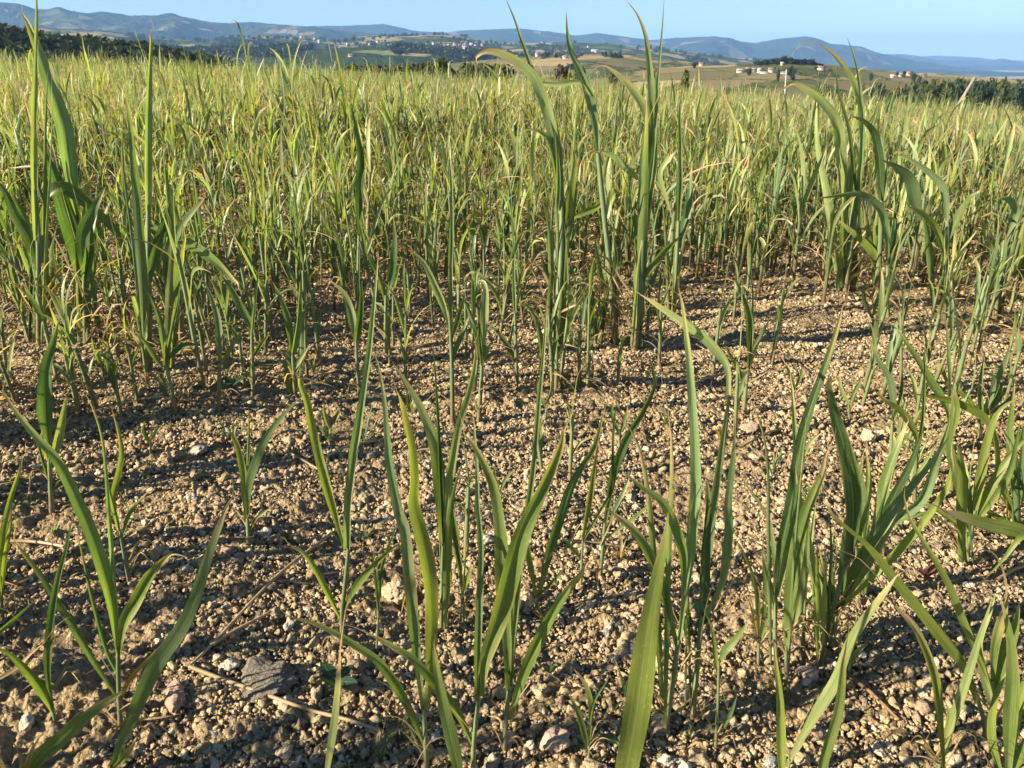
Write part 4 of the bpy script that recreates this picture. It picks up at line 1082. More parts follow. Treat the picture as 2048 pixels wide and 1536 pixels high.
# ------------------------------------------------------------------ the rest of the field
def gen(g, H, ns=10, nc=2, far=False, lush=0.5):
    """one sorghum plant at the origin: list of (name, arrays) and what can be seen of it"""
    out, info = [], {}
    lean = g.normal(0, 0.10); la = g.uniform(0, 2 * np.pi)
    ld = np.array([math.cos(la) * lean, math.sin(la) * lean, 1.0])
    hs = H * g.uniform(0.42, 0.70)
    r = (0.0034 + 0.0042 * H) * g.uniform(0.8, 1.2)
    if far:
        out.append(('stem', blade([(0, 0, 0), ld * hs], r * 3, np.array([1.0, 0, 0]), 'l', 0, g, ns=2, nc=0)))
    else:
        out.append(('stem', stalk([(0, 0, -0.01), ld * hs * .5, ld * hs], r * 1.15, r * 0.8, g, ns=5, nk=6)))
    phi = g.uniform(0, np.pi)
    n = int(g.integers(3, 6)) if not far else int(g.integers(2, 4))
    tint = g.choice(['g', 'b', 'd', 'y', 'l'], p=[.18, .30, .06, .10, .36])
    info['n'] = n; info['tint'] = tint
    dead = int(g.integers(2, 6)) if not far else int(g.integers(3, 8))
    tipk = g.uniform(0.60, 1.04)
    info['tip'] = 'green' if tipk > .95 else ('yellow' if tipk > .84 else 'brown')
    arch = 0
    for i in range(n):
        f = i / max(1, n - 1)
        z0 = hs * (0.30 + 0.70 * f)
        az = phi + (i % 2) * np.pi + g.normal(0, 0.45)
        top = i == n - 1
        rolled = top and g.random() < 0.65
        L = H * (g.uniform(0.35, 0.62) if top else g.uniform(0.26, 0.55))
        th = R_(g.uniform(1, 7)) if top else R_(g.uniform(5, 19))
        bend = R_(g.uniform(0, 22)) if rolled else R_(g.choice([g.uniform(8, 35), g.uniform(35, 75), g.uniform(80, 150)], p=[.62, .22, .16]))
        if bend > 1.3:
            arch += 1
        hook = R_(g.uniform(25, 85)) if (tipk < .95 and g.random() < .6) else 0
        pts = [ld * z0]
        m = 6
        for j in range(m):
            a = th + bend * ((j + .5) / m) ** 1.5 + (hook * (j - m + 3) / 2 if j >= m - 2 else 0)
            d = np.array([math.sin(a) * math.cos(az), math.sin(a) * math.sin(az), math.cos(a)])
            pts.append(pts[-1] + d * L / m)
        w = (0.008 + 0.018 * H * g.uniform(0.55, 1.15)) * (0.5 if rolled else 1.0)
        tp = tipk if g.random() < .7 else g.uniform(.75, 1.0)
        c = PAL[tint] * g.uniform(.8, 1.2)
        t0 = g.uniform(-.6, .6)
        out.append(('leaf', blade(pts, w, np.array([-math.sin(az), math.cos(az), 0]), c, tp if tp < .97 else 0, g, ns=ns, nc=nc,
                                  fold=1.0 if rolled else g.uniform(.2, .6), tw=(t0, t0 + g.normal(0, .7)), rolled=rolled, wave=.1 if not far else 0, yw=.35)))
    for i in range(dead):
        az = phi + g.uniform(0, 6.28)
        z0 = hs * (g.uniform(.05, .4) if g.random() < .7 else g.uniform(.5, 1.1)); L = H * g.uniform(.18, .42)
        th = R_(g.uniform(25, 70)); bend = R_(g.uniform(40, 110))
        pts = [ld * z0]
        for j in range(4):
            a = th + bend * ((j + .5) / 4)
            d = np.array([math.sin(a) * math.cos(az), math.sin(a) * math.sin(az), math.cos(a)])
            pts.append(pts[-1] + d * L / 4)
        pts = [np.array([p[0], p[1], max(p[2], 0.006)]) for p in pts]
        out.append(('leaf', blade(pts, 0.012 * g.uniform(.5, 1.1), np.array([-math.sin(az), math.cos(az), 0]), TAN * g.uniform(.55, 1.2) if g.random() < .6 else PAL['r'], .02, g,
                                  ns=max(4, ns - 4), nc=min(nc, 1) if not far else 0, fold=.5, tw=(0, g.normal(0, 1.5)), wave=.15 if not far else 0)))
    info['dead'] = dead; info['arch'] = arch
    info['H'] = H
    info['lean'] = (lean * math.cos(la))
    return out, info


ROWA = R_(26)
e1 = np.array([math.cos(ROWA), math.sin(ROWA)]); e2 = np.array([-math.sin(ROWA), math.cos(ROWA)])


def density(x, y):
    """share of places along the rows that carry a plant: the front strips are thin, the field behind is dense"""
    z = macro(x, y)
    P = np.stack([x, y, z], -1)
    u, v, dz = proj(P)
    front = dz > 0.05
    lim = np.interp(u, [-600, 0, 330, 520, 800, 1100, 1500, 1800, 2100, 2700], [960, 960, 920, 870, 850, 830, 760, 770, 860, 900])
    edge = np.clip((lim - v) / 260, 0, 1) ** 1.3
    few = front & (u > 820) & (v > 760) & (v < 1440)
    d = np.where(front & (v < 960), edge, 0.0)
    d = np.where(front & (v >= lim), 0.0, d)
    d = np.where(few, np.maximum(d, 0.06), d)
    d = np.where(front & (u > 1150) & (v > 610) & (v < 900), np.maximum(d, 0.10), d)
    d = np.where(front & (u > 1700) & (v > 690) & (v < 1250), np.maximum(d, 0.30), d)
    side = (u < -60) | (u > 2140) | ~front
    d = np.where(side & (np.hypot(x, y) < 4), 0.55, d)
    clump = np.clip(0.75 + 1.1 * fbm(x * 1.3, y * 1.3, 2, 91), 0.15, 1.0)
    clump = np.where(front & (u < 340), np.maximum(clump, .75), clump)
    return d * np.where(front & (v < 560), np.maximum(clump, .55), clump * .8)


def places(g, r0, r1, per_m, rowgap, amax):
    """positions along the drilled rows between two distances from the camera"""
    out = []
    for k in range(int(-r1 / rowgap) - 1, int(r1 / rowgap) + 2):
        n = int(2 * r1 * per_m)
        s = g.uniform(-r1, r1, n)
        off = k * rowgap + 0.11 + g.normal(0, 0.075, n)
        p = s[:, None] * e1 + off[:, None] * e2
        out.append(p)
    p = np.concatenate(out)
    r = np.hypot(p[:, 0], p[:, 1])
    a = np.abs(np.arctan2(p[:, 0], p[:, 1]))
    return p[(r >= r0) & (r < r1) & (a < amax)]


g = np.random.default_rng(2024)
near = places(g, 0.0, 9.0, 44, 0.34, 0.92)
near = near[g.random(len(near)) < density(near[:, 0], near[:, 1])]
# plants left and behind the camera, outside the picture, whose shadows fall into it
sidep = places(g, 0.75, 3.0, 26, 0.42, 3.2)
aa = np.arctan2(sidep[:, 0], sidep[:, 1])
sidep = sidep[(aa < -0.95) & (aa > -2.95) & (fbm(sidep[:, 0] * 1.4, sidep[:, 1] * 1.4, 2, 19) > -.05)]
z = zg(near[:, 0], near[:, 1])
u, v, dz = proj(np.stack([near[:, 0], near[:, 1], z], -1))
vis = (dz > .1) & (u > 10) & (u < 2040) & (v < 1500)
order = np.argsort(np.where(vis, dz, 1e9))
n_ind = 300 - N_IND[0]
ind = order[:n_ind]
rest = near[order[n_ind:]]

TINT = {'g': 'green', 'b': 'blue green', 'd': 'dark green', 'y': 'yellow green', 'l': 'pale green'}
LMK = [((0, 330), 'by the left poles'), ((330, 640), 'right of the poles'), ((640, 900), 'left of the flag leaf'),
       ((900, 1080), 'left of centre clump'), ((1080, 1400), 'by the centre clump'), ((1400, 1640), 'between tall clumps'),
       ((1640, 1830), 'by the right clump'), ((1830, 2100), 'beyond the right clump')]
seen = {}
for q, k in enumerate(ind):
    gg = np.random.default_rng(5000 + q)
    x, y = near[k]
    H = float(np.clip(gg.normal(0.40, 0.11), 0.18, 0.66))
    if dz[k] < 2.0:
        H = float(np.clip(gg.normal(.27, .07), .14, .42))
    parts_, inf = gen(gg, H, ns=10, nc=2)
    root = empty('sorghum_plant', (x, y, float(zg(x, y)) - 0.003))
    put(parts_, root, False)
    lm = next(t_ for (a, b), t_ in LMK if a <= u[k] < b or b == 2100)
    if v[k] > 760:
        lm = next(t_ for a_, t_ in ((640, 'on the left front soil'), (1100, 'by the central front plants'), (1480, 'near the kinked leaf plant'), (1760, 'near the fan shaped clump'), (9999, 'by the right edge clumps')) if u[k] < a_)
    size = 'short' if H < .36 else ('mid high' if H < .47 else 'tall')
    feat = (f"{inf['arch']} arched {'leaf' if inf['arch'] == 1 else 'leaves'}" if inf['arch'] else ('leaning ' + ('right' if inf['lean'] > 0 else 'left') if abs(inf['lean']) > .06 else 'upright'))
    opts = [f"{size} {TINT[inf['tint']]} sorghum plant, {inf['tip']} tips, {feat}, {lm}"]
    opts.append(f"{size} {TINT[inf['tint']]} sorghum plant, {inf['n']} {inf['tip']} tipped leaves, {feat}, {lm}")
    opts.append(f"{size} {TINT[inf['tint']]} sorghum plant, {inf['n']} leaves, {inf['dead']} dry, {feat}, {lm}")
    lab = next((o_ for o_ in opts if o_ not in seen and len(o_.split()) <= 16), None)
    if lab is None:
        lab = opts[0]
    seen[lab] = seen.get(lab, 0) + 1
    tag(root, lab, 'crop plant', 'sorghum plants of the field')

# everything farther back, and beside the picture: one mass
parts_out = []


def lay(pos, protos, g, hscale=(0.8, 1.25), tall=0.05):
    zz = zg(pos[:, 0], pos[:, 1])
    wh = g.integers(0, len(protos), len(pos))
    ang = g.uniform(0, 2 * np.pi, len(pos))
    sc_ = g.uniform(*hscale, len(pos)) * np.where(g.random(len(pos)) < tall, g.uniform(1.2, 1.5, len(pos)), 1.0)
    sc_ = sc_ * np.clip(1 + 0.8 * fbm(pos[:, 0] * .45, pos[:, 1] * .45, 3, 61), .6, 1.4)
    for k, (V, F, C, P) in enumerate(protos):
        m = np.where(wh == k)[0]
        if not len(m):
            continue
        c, s = np.cos(ang[m]), np.sin(ang[m])
        Vx = (V[None, :, 0] * c[:, None] - V[None, :, 1] * s[:, None]) * sc_[m, None]
        Vy = (V[None, :, 0] * s[:, None] + V[None, :, 1] * c[:, None]) * sc_[m, None]
        Vz = V[None, :, 2] * sc_[m, None]
        VV = np.stack([Vx + pos[m, 0:1], Vy + pos[m, 1:2], Vz + zz[m, None] - .003], -1).reshape(-1, 3)
        FF = (F[None] + (np.arange(len(m)) * len(V))[:, None, None]).reshape(-1, 4)
        tn = g.uniform(.72, 1.36, (len(m), 1, 1)) * np.stack([g.uniform(.92, 1.25, len(m)), np.ones(len(m)), g.uniform(.85, 1.25, len(m))], -1)[:, None]
        CC = (C[None] * tn).reshape(-1, 3)
        PP = np.tile(P, (len(m), 1))
        parts_out.append((VV, FF, CC, PP))


near_pro = [join([a for _, a in gen(np.random.default_rng(40 + i), float(np.clip(g.normal(.43, .08), .28, .62)), ns=7, nc=1)[0]]) for i in range(36)]
far_pro = [join([a for _, a in gen(np.random.default_rng(140 + i), float(np.clip(g.normal(.45, .07), .3, .62)), ns=6, nc=0, far=True)[0]]) for i in range(36)]
lay(rest, near_pro, g, tall=0.0)
lay(sidep, near_pro, g, (0.95, 1.35), 0.0)
for r0, r1, n in ((9, 16, 30), (16, 30, 20), (30, 49, 14)):
    area_r = places(g, r0, r1, n * .42, 0.42, 0.74)
    area_r = area_r[fbm(area_r[:, 0] * .8, area_r[:, 1] * .8, 3, 71) > g.normal(-.28, .12, len(area_r))]
    lay(area_r, far_pro, g, (0.85, 1.25), .06)
V, F, C, P = join(parts_out)
crop = mesh('field_crop', V, F, M_LEAF, C=C, P=P)
tag(crop, 'dense yellow green sorghum crop filling the field back to its far edge', 'crop', kind='stuff')
print('crop faces', len(F), 'individuals', N_IND[0] + len(ind), 'repeat labels', sum(1 for s_ in seen.values() if s_ > 1), sum(s_ for s_ in seen.values() if s_ > 1))
del V, F, C, P, parts_out

# dry leaf scraps lying between the plants
g = np.random.default_rng(61)
lp = []
lx, ly = patch(5200, 0.6, 5.2, 0.72, g)
kd = density(lx, ly)
kp = g.random(len(lx)) < .16 + .84 * kd
for x, y in zip(lx[kp], ly[kp]):
    L = g.uniform(.02, .085); az = g.uniform(0, 6.28); z0 = float(zg(x, y)) + .008
    dv = np.array([math.cos(az), math.sin(az), 0]); sv = np.array([-dv[1], dv[0], 0])
    pts = [np.array([x, y, z0 + g.uniform(0, .006)]), np.array([x, y, z0 + g.uniform(.002, .014)]) + dv * L * .5 + sv * g.normal(0, .15) * L, np.array([x, y, z0 + g.uniform(-.002, .012)]) + dv * L]
    lp.append(blade(pts, g.uniform(.0025, .0075), sv, (TAN if g.random() < .65 else PAL['r']) * g.uniform(.6, 1.25), 0, g, ns=5, nc=1, fold=.5, tw=(0, g.normal(0, 1.5)), wave=.2))
V, F, C, P = join(lp)
lit = mesh('leaf_litter', V, F, M_LEAF, C=C, P=P)
tag(lit, 'dry brown leaf scraps scattered on the soil between the plants', 'litter', kind='stuff')
del V, F, C, P, lp

# ------------------------------------------------------------------ trees, hedges, houses, posts
def plain(name, c, rough=0.9, var=0.25, scale=3.0):
    k = N(name)
    n = k.noise(k.pos(), scale, 4, 0.6)
    v = k.math('MULTIPLY_ADD', n, 2 * var, 1 - var)
    b = k.n('BsdfPrincipled')
    k.put(b.inputs['Base Color'], k.mix(1.0, c, k.n('CombineColor', Red=v, Green=v, Blue=v).outputs[0], 'MULTIPLY'))
    b.inputs['Roughness'].default_value = rough
    b.inputs['Specular IOR Level'].default_value = 0.15
    k.put(b.inputs['Normal'], k.bump(n, 0.3, 0.02))
    return k.done(b.outputs[0])


def foliage(name):
    k = N(name)
    c = k.n('Attribute', attribute_name='Col').outputs['Color']
    b = k.n('BsdfPrincipled')
    k.put(b.inputs['Base Color'], c)
    b.inputs['Roughness'].default_value = 0.7
    b.inputs['Specular IOR Level'].default_value = 0.15
    t = k.n('BsdfTranslucent'); k.put(t.inputs[0], c)
    m = k.n('MixShader'); m.inputs[0].default_value = 0.25
    k.t.links.new(b.outputs[0], m.inputs[1]); k.t.links.new(t.outputs[0], m.inputs[2])
    return k.done(m.outputs[0])


M_FOL = foliage('tree_leaves')
M_BARK = plain('bark', (0.10, 0.08, 0.06))
M_WALLW = plain('white_render', (0.40, 0.385, 0.35), var=.06)
M_WALLB = plain('beige_render', (0.36, 0.30, 0.22), var=.08)
M_STONEW = plain('stone_wall', (0.36, 0.31, 0.24), var=.2)
M_TILE = plain('clay_tiles', (0.20, 0.125, 0.09), var=.2)
M_SLATE = plain('grey_roof', (0.25, 0.24, 0.23), var=.15)
M_POST = plain('weathered_wood', (0.20, 0.18, 0.155), var=.3, scale=25)
M_POSTW = plain('pale_post', (0.34, 0.34, 0.33), var=.1, scale=25)


def crown_mesh(seed, n=520, tall=0.55, tone=(0.040, 0.062, 0.020), cone=False, leaf=0.085):
    """unit crown (about 1 wide, base at 0): leaf sprays through lobes, with gaps"""
    g = np.random.default_rng(seed)
    L = []
    if cone:
        for z in np.linspace(.05, .95, 9):
            for _ in range(3):
                L.append((g.normal(0, .10 * (1 - z)), g.normal(0, .10 * (1 - z)), z, .40 * (1 - z) + .05, .09))
    else:
        for _ in range(11):
            a = g.uniform(0, 6.28); r = g.uniform(0, .30)
            z = g.uniform(.28, .82)
            s = g.uniform(.15, .26) * (1.1 - .5 * abs(z - .5))
            L.append((r * math.cos(a), r * math.sin(a), z, s, s * g.uniform(.7, 1.0)))
    L = np.array(L)
    k = g.integers(0, len(L), n)
    d = unit(g.normal(size=(n, 3)))
    rr_ = g.uniform(.55, 1.05, n)[:, None]
    P = L[k, :3] + d * rr_ * np.stack([L[k, 3], L[k, 3], L[k, 4]], -1)
    a = unit(g.normal(size=(n, 3)) + 0.2 * d); b = unit(np.cross(a, d + .3 * g.normal(size=(n, 3))))
    s = leaf * g.uniform(.5, 1.25, n)[:, None]
    V = np.stack([P - a * s, P - b * s * .55, P + a * s, P + b * s * .55], 1).reshape(-1, 3)
    V[:, 2] *= 1.0
    F = np.arange(4 * n).reshape(n, 4)
    lob = g.uniform(.75, 1.3, len(L))
    C = np.array(tone) * (lob[k] * g.uniform(.7, 1.35, n))[:, None] * np.stack([g.uniform(.85, 1.25, n), np.ones(n), g.uniform(.8, 1.2, n)], -1)
    return V, F, np.repeat(C, 4, 0)


CR = {}


def crown(kind, i):
    key = (kind, i)
    if key not in CR:
        tone, cone = {'oak': ((0.055, 0.075, 0.026), False), 'pine': ((0.026, 0.045, 0.020), False), 'fir': ((0.026, 0.046, 0.022), True),
                      'bright': ((0.075, 0.11, 0.025), False), 'dry': ((0.075, 0.052, 0.040), False)}[kind]
        V, F, C = crown_mesh(500 + i * 7 + len(kind), tone=tone, cone=cone)
        o = mesh('crown', V, F, M_FOL, None, C)
        CR[key] = o.data
        bpy.data.objects.remove(o)
    return CR[key]


TRK = None


def tree(x, y, z, wdt, hgt, kind, i, label, cat='tree', group=None, name='tree', rz=0.0):
    global TRK
    if TRK is None:
        V, F, C, P = stalk([(0, 0, -.05), (.01, 0, .2), (-.01, .01, .55)], .045, .018, np.random.default_rng(1), ns=5, nk=7, joints=False)
        br = [stalk([(0, 0, .22), (.12 * math.cos(q), .12 * math.sin(q), .38), (.22 * math.cos(q), .22 * math.sin(q), .55)], .02, .006, np.random.default_rng(2), ns=4, nk=5, joints=False) for q in (.3, 2.3, 4.4)]
        V, F, C, P = join([(V, F, C, P)] + br)
        o = mesh('trunk', V, F, M_BARK)
        TRK = o.data
        bpy.data.objects.remove(o)
    r = empty(name, (x, y, z), rz)
    r.scale = (wdt, wdt, hgt)
    for nm, d in (('trunk', TRK), ('crown', crown(kind, i))):
        o = bpy.data.objects.new(nm, d)
        col.objects.link(o)
        o.parent = r
    tag(r, label, cat, group)
    return r


gt = np.random.default_rng(77)


def tree_px(u, vtop, Y, wpx, kind, label, group=None, base=None, name='tree', cat='tree'):
    top = at(u, vtop, Y)
    z = float(macro(top[0], top[1])) if base is None else base
    wdt = wpx * float((top - C0) @ FW) / FPX / .85
    tree(top[0], top[1], z, wdt, max(.5, top[2] - z) / .98, kind, int(gt.integers(0, 5)), label, cat, group, name, gt.uniform(0, 6.28))


# tree belt at the right, behind the field edge
for i, u_ in enumerate(np.linspace(1850, 2110, 26)):
    vt = np.interp(u_, [1850, 1890, 1930, 1990, 2060, 2110], [166, 157, 155, 156, 158, 158]) + gt.normal(0, 2)
    tree_px(u_ + gt.normal(0, 4), vt, 195 + gt.normal(0, 8), 30 * gt.uniform(.8, 1.3), 'oak' if gt.random() < .45 else 'pine',
            'dark green tree in the dense belt behind the leaning post', 'trees of the right hand belt')
for i, (u_, vt, w_) in enumerate([(1735, 165, 22), (1752, 163, 26), (1775, 161, 26), (1792, 164, 22), (1812, 158, 30), (1832, 157, 32), (1850, 155, 30), (1868, 153, 28)]):
    tree_px(u_, vt, 230, w_, 'oak', 'low rounded bushy tree in the loose row left of the dark belt', 'bushy trees left of the belt')
for i, (u_, vt, w_) in enumerate([(1716, 172, 24), (1690, 176, 22), (1655, 166, 30), (1640, 168, 20)]):
    tree_px(u_, vt, 150, w_, 'oak', ['small dark bush on the slope below the hooked tan leaf', 'lowest dark bush at the field edge left of the bushy trees', 'broad grey green bush at the foot of the farm slope', 'narrow bush touching the broad grey green bush'][i], name='bush', cat='bush')
# wooded knoll above the farm
for i, u_ in enumerate(np.linspace(1514, 1642, 24)):
    vt = np.interp(u_, [1510, 1530, 1560, 1600, 1620, 1645], [124, 116, 113, 115, 118, 131]) + gt.normal(0, 1.2)
    P = L_KNOLL.S(np.array(u_), np.array(0.02 + .05 * gt.random()))
    top = at(u_, vt, P[1])
    tree(P[0], P[1], P[2] - .3, 20 * P[1] / FPX, max(1.5, top[2] - P[2]), 'pine', i % 5, 'dark tree of the grove crowning the knoll above the farm', 'tree', 'trees of the knoll grove', 'tree', gt.uniform(0, 6.28))
# bushes at the field edge, centre
for i, (u_, vt, w_, kd, lb) in enumerate([(892, 112, 46, 'bright', 'bright green bushy tree beside the short post at the field edge'), (852, 120, 40, 'oak', 'dark bush left of the bright green bushy tree'),
        (830, 124, 30, 'oak', 'low dark bush farthest left in the field edge row'), (935, 121, 40, 'oak', 'dark bush right of the short post'), (968, 122, 44, 'oak', 'wide dark bush above the withered arched leaf'),
        (1000, 126, 36, 'oak', 'flat topped dark bush between the arched leaf and the brown thicket'), (1120, 126, 42, 'dry', 'bare brown thicket standing at the field edge, centre'),
        (1160, 130, 34, 'oak', 'dark bush just right of the brown thicket'), (1230, 131, 30, 'oak', 'dark low bush behind the folded broad leaf'), (1310, 136, 34, 'oak', 'dark bush at the hem of the brown slope'), (1368, 136, 26, 'bright', 'compact green bush left of the farm meadow')]):
    tree_px(u_, vt, 105 + 9 * (i % 3), w_, kd, lb, name='bush' if i else 'tree', cat='bush' if i else 'tree')
for i, u_ in enumerate(np.linspace(690, 1010, 22)):
    tree_px(u_ + gt.normal(0, 5), 126 + gt.normal(0, 2.0), 118, 46 * gt.uniform(.8, 1.3), 'oak', 'low dark bush in the continuous hedge along the far field edge', 'bushes of the field edge hedge', name='bush', cat='bush')
# scattered trees round the farm
for i, (u_, vt, w_, dt) in enumerate([(1388, 124, 16, .1), (1500, 137, 12, .30), (1584, 133, 15, .42), (1590, 137, 12, .45), (1560, 139, 10, .46), (1633, 132, 10, .2), (1663, 137, 9, .2), (1745, 147, 9, .3), (1809, 141, 12, .15), (1796, 143, 8, .15), (1830, 146, 13, .3), (1841, 150, 11, .4)]):
    P = L_KNOLL.S(np.array(float(u_)), np.array(dt))
    pv_ = proj(P)[1]
    hh = max(2.0, (pv_ - vt) * P[1] / FPX)
    tree(P[0], P[1], P[2] - .2, w_ * P[1] / FPX, hh, 'pine', i % 5, 'small dark tree standing among the distant farm buildings', 'tree', 'trees round the farms', 'tree', i)

# far woods: one mass of crowns too many to count
big = [crown_mesh(900 + i, n=90, tone=(0.040, 0.060, 0.020), leaf=.17) for i in range(6)]
wp = []


def wood_on(layer, n, u0, u1, t0, t1, size, thr, lam, extra=0.0):
    uu = gt.uniform(u0, u1, n); tq = gt.uniform(t0, t1, n)
    P = layer.S(uu, tq)
    keep = fbm(P[:, 0] / lam, P[:, 1] / lam, 3, 333) > thr
    P = P[keep]
    s = size * gt.uniform(.6, 1.3, len(P))
    w_ = gt.integers(0, 6, len(P))
    for k, (V, F, C) in enumerate(big):
        m = w_ == k
        if not m.any():
            continue
        VV = V[None] * np.stack([s[m] * 1.25, s[m] * 1.25, s[m]], -1)[:, None] + (P[m] - np.array([0, 0, .25 * size]))[:, None]
        FF = (F[None] + (np.arange(m.sum()) * len(V))[:, None, None]).reshape(-1, 4)
        tn = gt.uniform(.7, 1.35, (m.sum(), 1, 1))
        wp.append((VV.reshape(-1, 3), FF, (C[None] * tn).reshape(-1, 3), np.zeros((VV.shape[0] * VV.shape[1], 3))))


wood_on(L_NEAR, 1100, -260, 470, 0.0, .5, 6.5, -9, 60)
wood_on(L_WOOD, 2600, -100, 1150, 0.0, .55, 9.0, -.12, 120)
wood_on(L_VILL, 2600, 250, 1650, 0.0, .9, 9.0, .02, 110)
wood_on(L_MEAD, 420, 780, 1500, 0.03, .9, 5.5, .22, 45)
V, F, C, P = join(wp)
woods = mesh('woods', V, F, M_FOL, None, C)
tag(woods, 'dark far off woods on the left slope and the valley sides', 'woods', kind='stuff')


def prism(w_, d_, h_, roof, over=.3):
    x, y = w_ / 2, d_ / 2
    V = [(-x, -y, -1), (x, -y, -1), (x, y, -1), (-x, y, -1), (-x, -y, h_), (x, -y, h_), (x, y, h_), (-x, y, h_), (-x, 0, h_ + roof), (x, 0, h_ + roof)]
    F = [[0, 1, 5, 4], [1, 2, 6, 5], [2, 3, 7, 6], [3, 0, 4, 7], [4, 8, 7, 7], [5, 6, 9, 9]]
    xo, yo = x + over, y + over
    dr = -over * roof / y
    t = .18
    Rv = []
    for zz in (0.02, t):
        Rv += [(-xo, -yo, h_ + dr + zz), (xo, -yo, h_ + dr + zz), (xo, 0, h_ + roof + zz), (-xo, 0, h_ + roof + zz), (-xo, yo, h_ + dr + zz), (xo, yo, h_ + dr + zz)]
    RF = [[6, 7, 8, 9], [9, 8, 11, 10], [3, 2, 1, 0], [4, 5, 2, 3], [0, 1, 7, 6], [4, 10, 11, 5], [0, 6, 9, 3], [3, 9, 10, 4], [1, 2, 8, 7], [2, 5, 11, 8]]
    return np.array(V, float), F, np.array(Rv, float), RF


def tri_faces(F):
    out = []
    for f in F:
        out.append(f[:3])
        if f[3] != f[2]:
            out.append([f[0], f[2], f[3]])
    return np.array(out)


def house(layer, u_, v_, wpx, hpx, wall, roofm, label, group=None, rz=0.0, name='house', cat='house', roofk=.45, deep=.7, parts=True):
    P = layer.find(float(u_), float(v_))
    s = float((P - C0) @ FW) / FPX
    w_, h_ = wpx * s * .9, hpx * s * .85
    ang = math.atan2(P[0], P[1])
    r = empty(name, (P[0], P[1], P[2]), -ang + rz)
    V, F, Rv, RF = prism(w_, w_ * deep, h_, h_ * roofk)
    mesh('wall', V, tri_faces(F), wall, r, smooth=False)
    mesh('roof', Rv, np.array(RF), roofm, r, smooth=False)
    if wpx > 7:                                       # openings
        m = []
        for q in np.linspace(-.32, .32, 3):
            m.append(((q * w_), -w_ * deep / 2 - .03, h_ * .55))
        for (x, y, z) in m:
            a, b_ = w_ * .035, h_ * .14
            V2 = np.array([(x - a, y, z - b_), (x + a, y, z - b_), (x + a, y, z + b_), (x - a, y, z + b_), (x - a, y + .12, z - b_), (x + a, y + .12, z - b_), (x + a, y + .12, z + b_), (x - a, y + .12, z + b_)])
            mesh('window', V2, np.array([[0, 1, 2, 3], [1, 5, 6, 2], [4, 0, 3, 7], [3, 2, 6, 7], [4, 5, 1, 0]]), M_SLATE, r, smooth=False)
    tag(r, label, cat, group)


H_ = house
H_(L_KNOLL, 1484, 145, 20, 5, M_STONEW, M_SLATE, 'long low brown barn at the left end of the farm', rz=.2, name='barn', cat='barn', deep=.5)
H_(L_KNOLL, 1497, 144, 9, 7, M_WALLB, M_TILE, 'small beige farmhouse right of the brown barn', rz=-.3)
H_(L_KNOLL, 1509, 143, 13, 5, M_STONEW, M_SLATE, 'dark grey shed behind the beige farmhouse', rz=.1, name='shed', cat='shed')
H_(L_KNOLL, 1522, 145, 11, 7, M_WALLW, M_SLATE, 'white farmhouse with a grey roof in the middle of the farm', rz=.5)
H_(L_KNOLL, 1531, 147, 20, 3, M_WALLW, M_WALLW, 'long low white outbuilding in front of the white farmhouse', rz=-.25, name='outbuilding', cat='farm building', deep=.15, roofk=.1)
H_(L_KNOLL, 1545, 145, 14, 7, M_WALLW, M_TILE, 'white block of the farm with a brown tiled roof', rz=.1)
H_(L_KNOLL, 1571, 147, 28, 3, M_WALLW, M_SLATE, 'low pale wall like building at the right end of the farm', rz=0, name='outbuilding', cat='farm building', deep=.15, roofk=.15)
H_(L_KNOLL, 1565, 131, 7, 5, M_WALLB, M_WALLB, 'beige hut under the grove on the knoll', rz=.4, name='hut', cat='hut')
H_(L_KNOLL, 1642, 140, 17, 6, M_WALLW, M_TILE, 'white house with reddish roof alone right of the grove', rz=-.4)
H_(L_KNOLL, 1801, 153, 16, 5, M_WALLW, M_SLATE, 'white hangar of the farm above the bushy trees', rz=.2, name='hangar', cat='hangar')
H_(L_KNOLL, 1787, 155, 9, 4, M_WALLW, M_WALLW, 'small white shed left of the white hangar', rz=0, name='shed', cat='shed')
H_(L_KNOLL, 1819, 151, 11, 6, M_WALLB, M_TILE, 'beige house with red roof right of the white hangar', rz=.4)
H_(L_KNOLL, 1846, 154, 14, 5, M_WALLB, M_TILE, 'red roofed long house at the right end of that farm', rz=.1)
H_(L_KNOLL, 1403, 131, 11, 5, M_WALLB, M_TILE, 'beige house standing far left of the farm on the ridge', rz=-.2)
H_(L_MEAD, 1075, 113, 9, 6, M_WALLW, M_TILE, 'white house beside the tall thin leaf on the brown slope', rz=.3)
H_(L_MEAD, 1094, 112, 12, 5, M_WALLB, M_TILE, 'beige long house on the brown slope crest', rz=-.2)
H_(L_MEAD, 1131, 117, 12, 4, M_WALLW, M_SLATE, 'low white house on the brown slope before the leaning pole', rz=.1)
H_(L_MEAD, 1034, 117, 7, 5, M_WALLW, M_SLATE, 'small white house left on the brown slope', rz=.5)
H_(L_MEAD, 1112, 111, 8, 4, M_STONEW, M_TILE, 'stone house between the beige house and the low white one', rz=.2)
H_(L_VILL, 1192, 105, 20, 5, M_WALLW, M_WALLW, 'long white hangar in the valley right of the leaning pole', rz=.05, name='hangar', cat='hangar', roofk=.25)
H_(L_VILL, 1085, 90, 7, 5, M_WALLW, M_TILE, 'white house alone on the pale valley terrace', rz=.3)
H_(L_VILL, 1177, 95, 5, 3, M_WALLW, M_TILE, 'tiny white house on the wooded valley side right of centre', rz=.3)
H_(L_VILL, 495, 80, 19, 3.5, M_WALLW, M_WALLW, 'long white hangar on the plateau at left', rz=0, name='hangar', cat='hangar', roofk=.25)
H_(L_VILL, 603, 79, 6, 5, M_WALLW, M_SLATE, 'white house right of the plateau hangar', rz=.4)
H_(L_VILL, 630, 80, 6, 4, M_WALLW, M_TILE, 'second white house on the plateau, farther right', rz=.2)
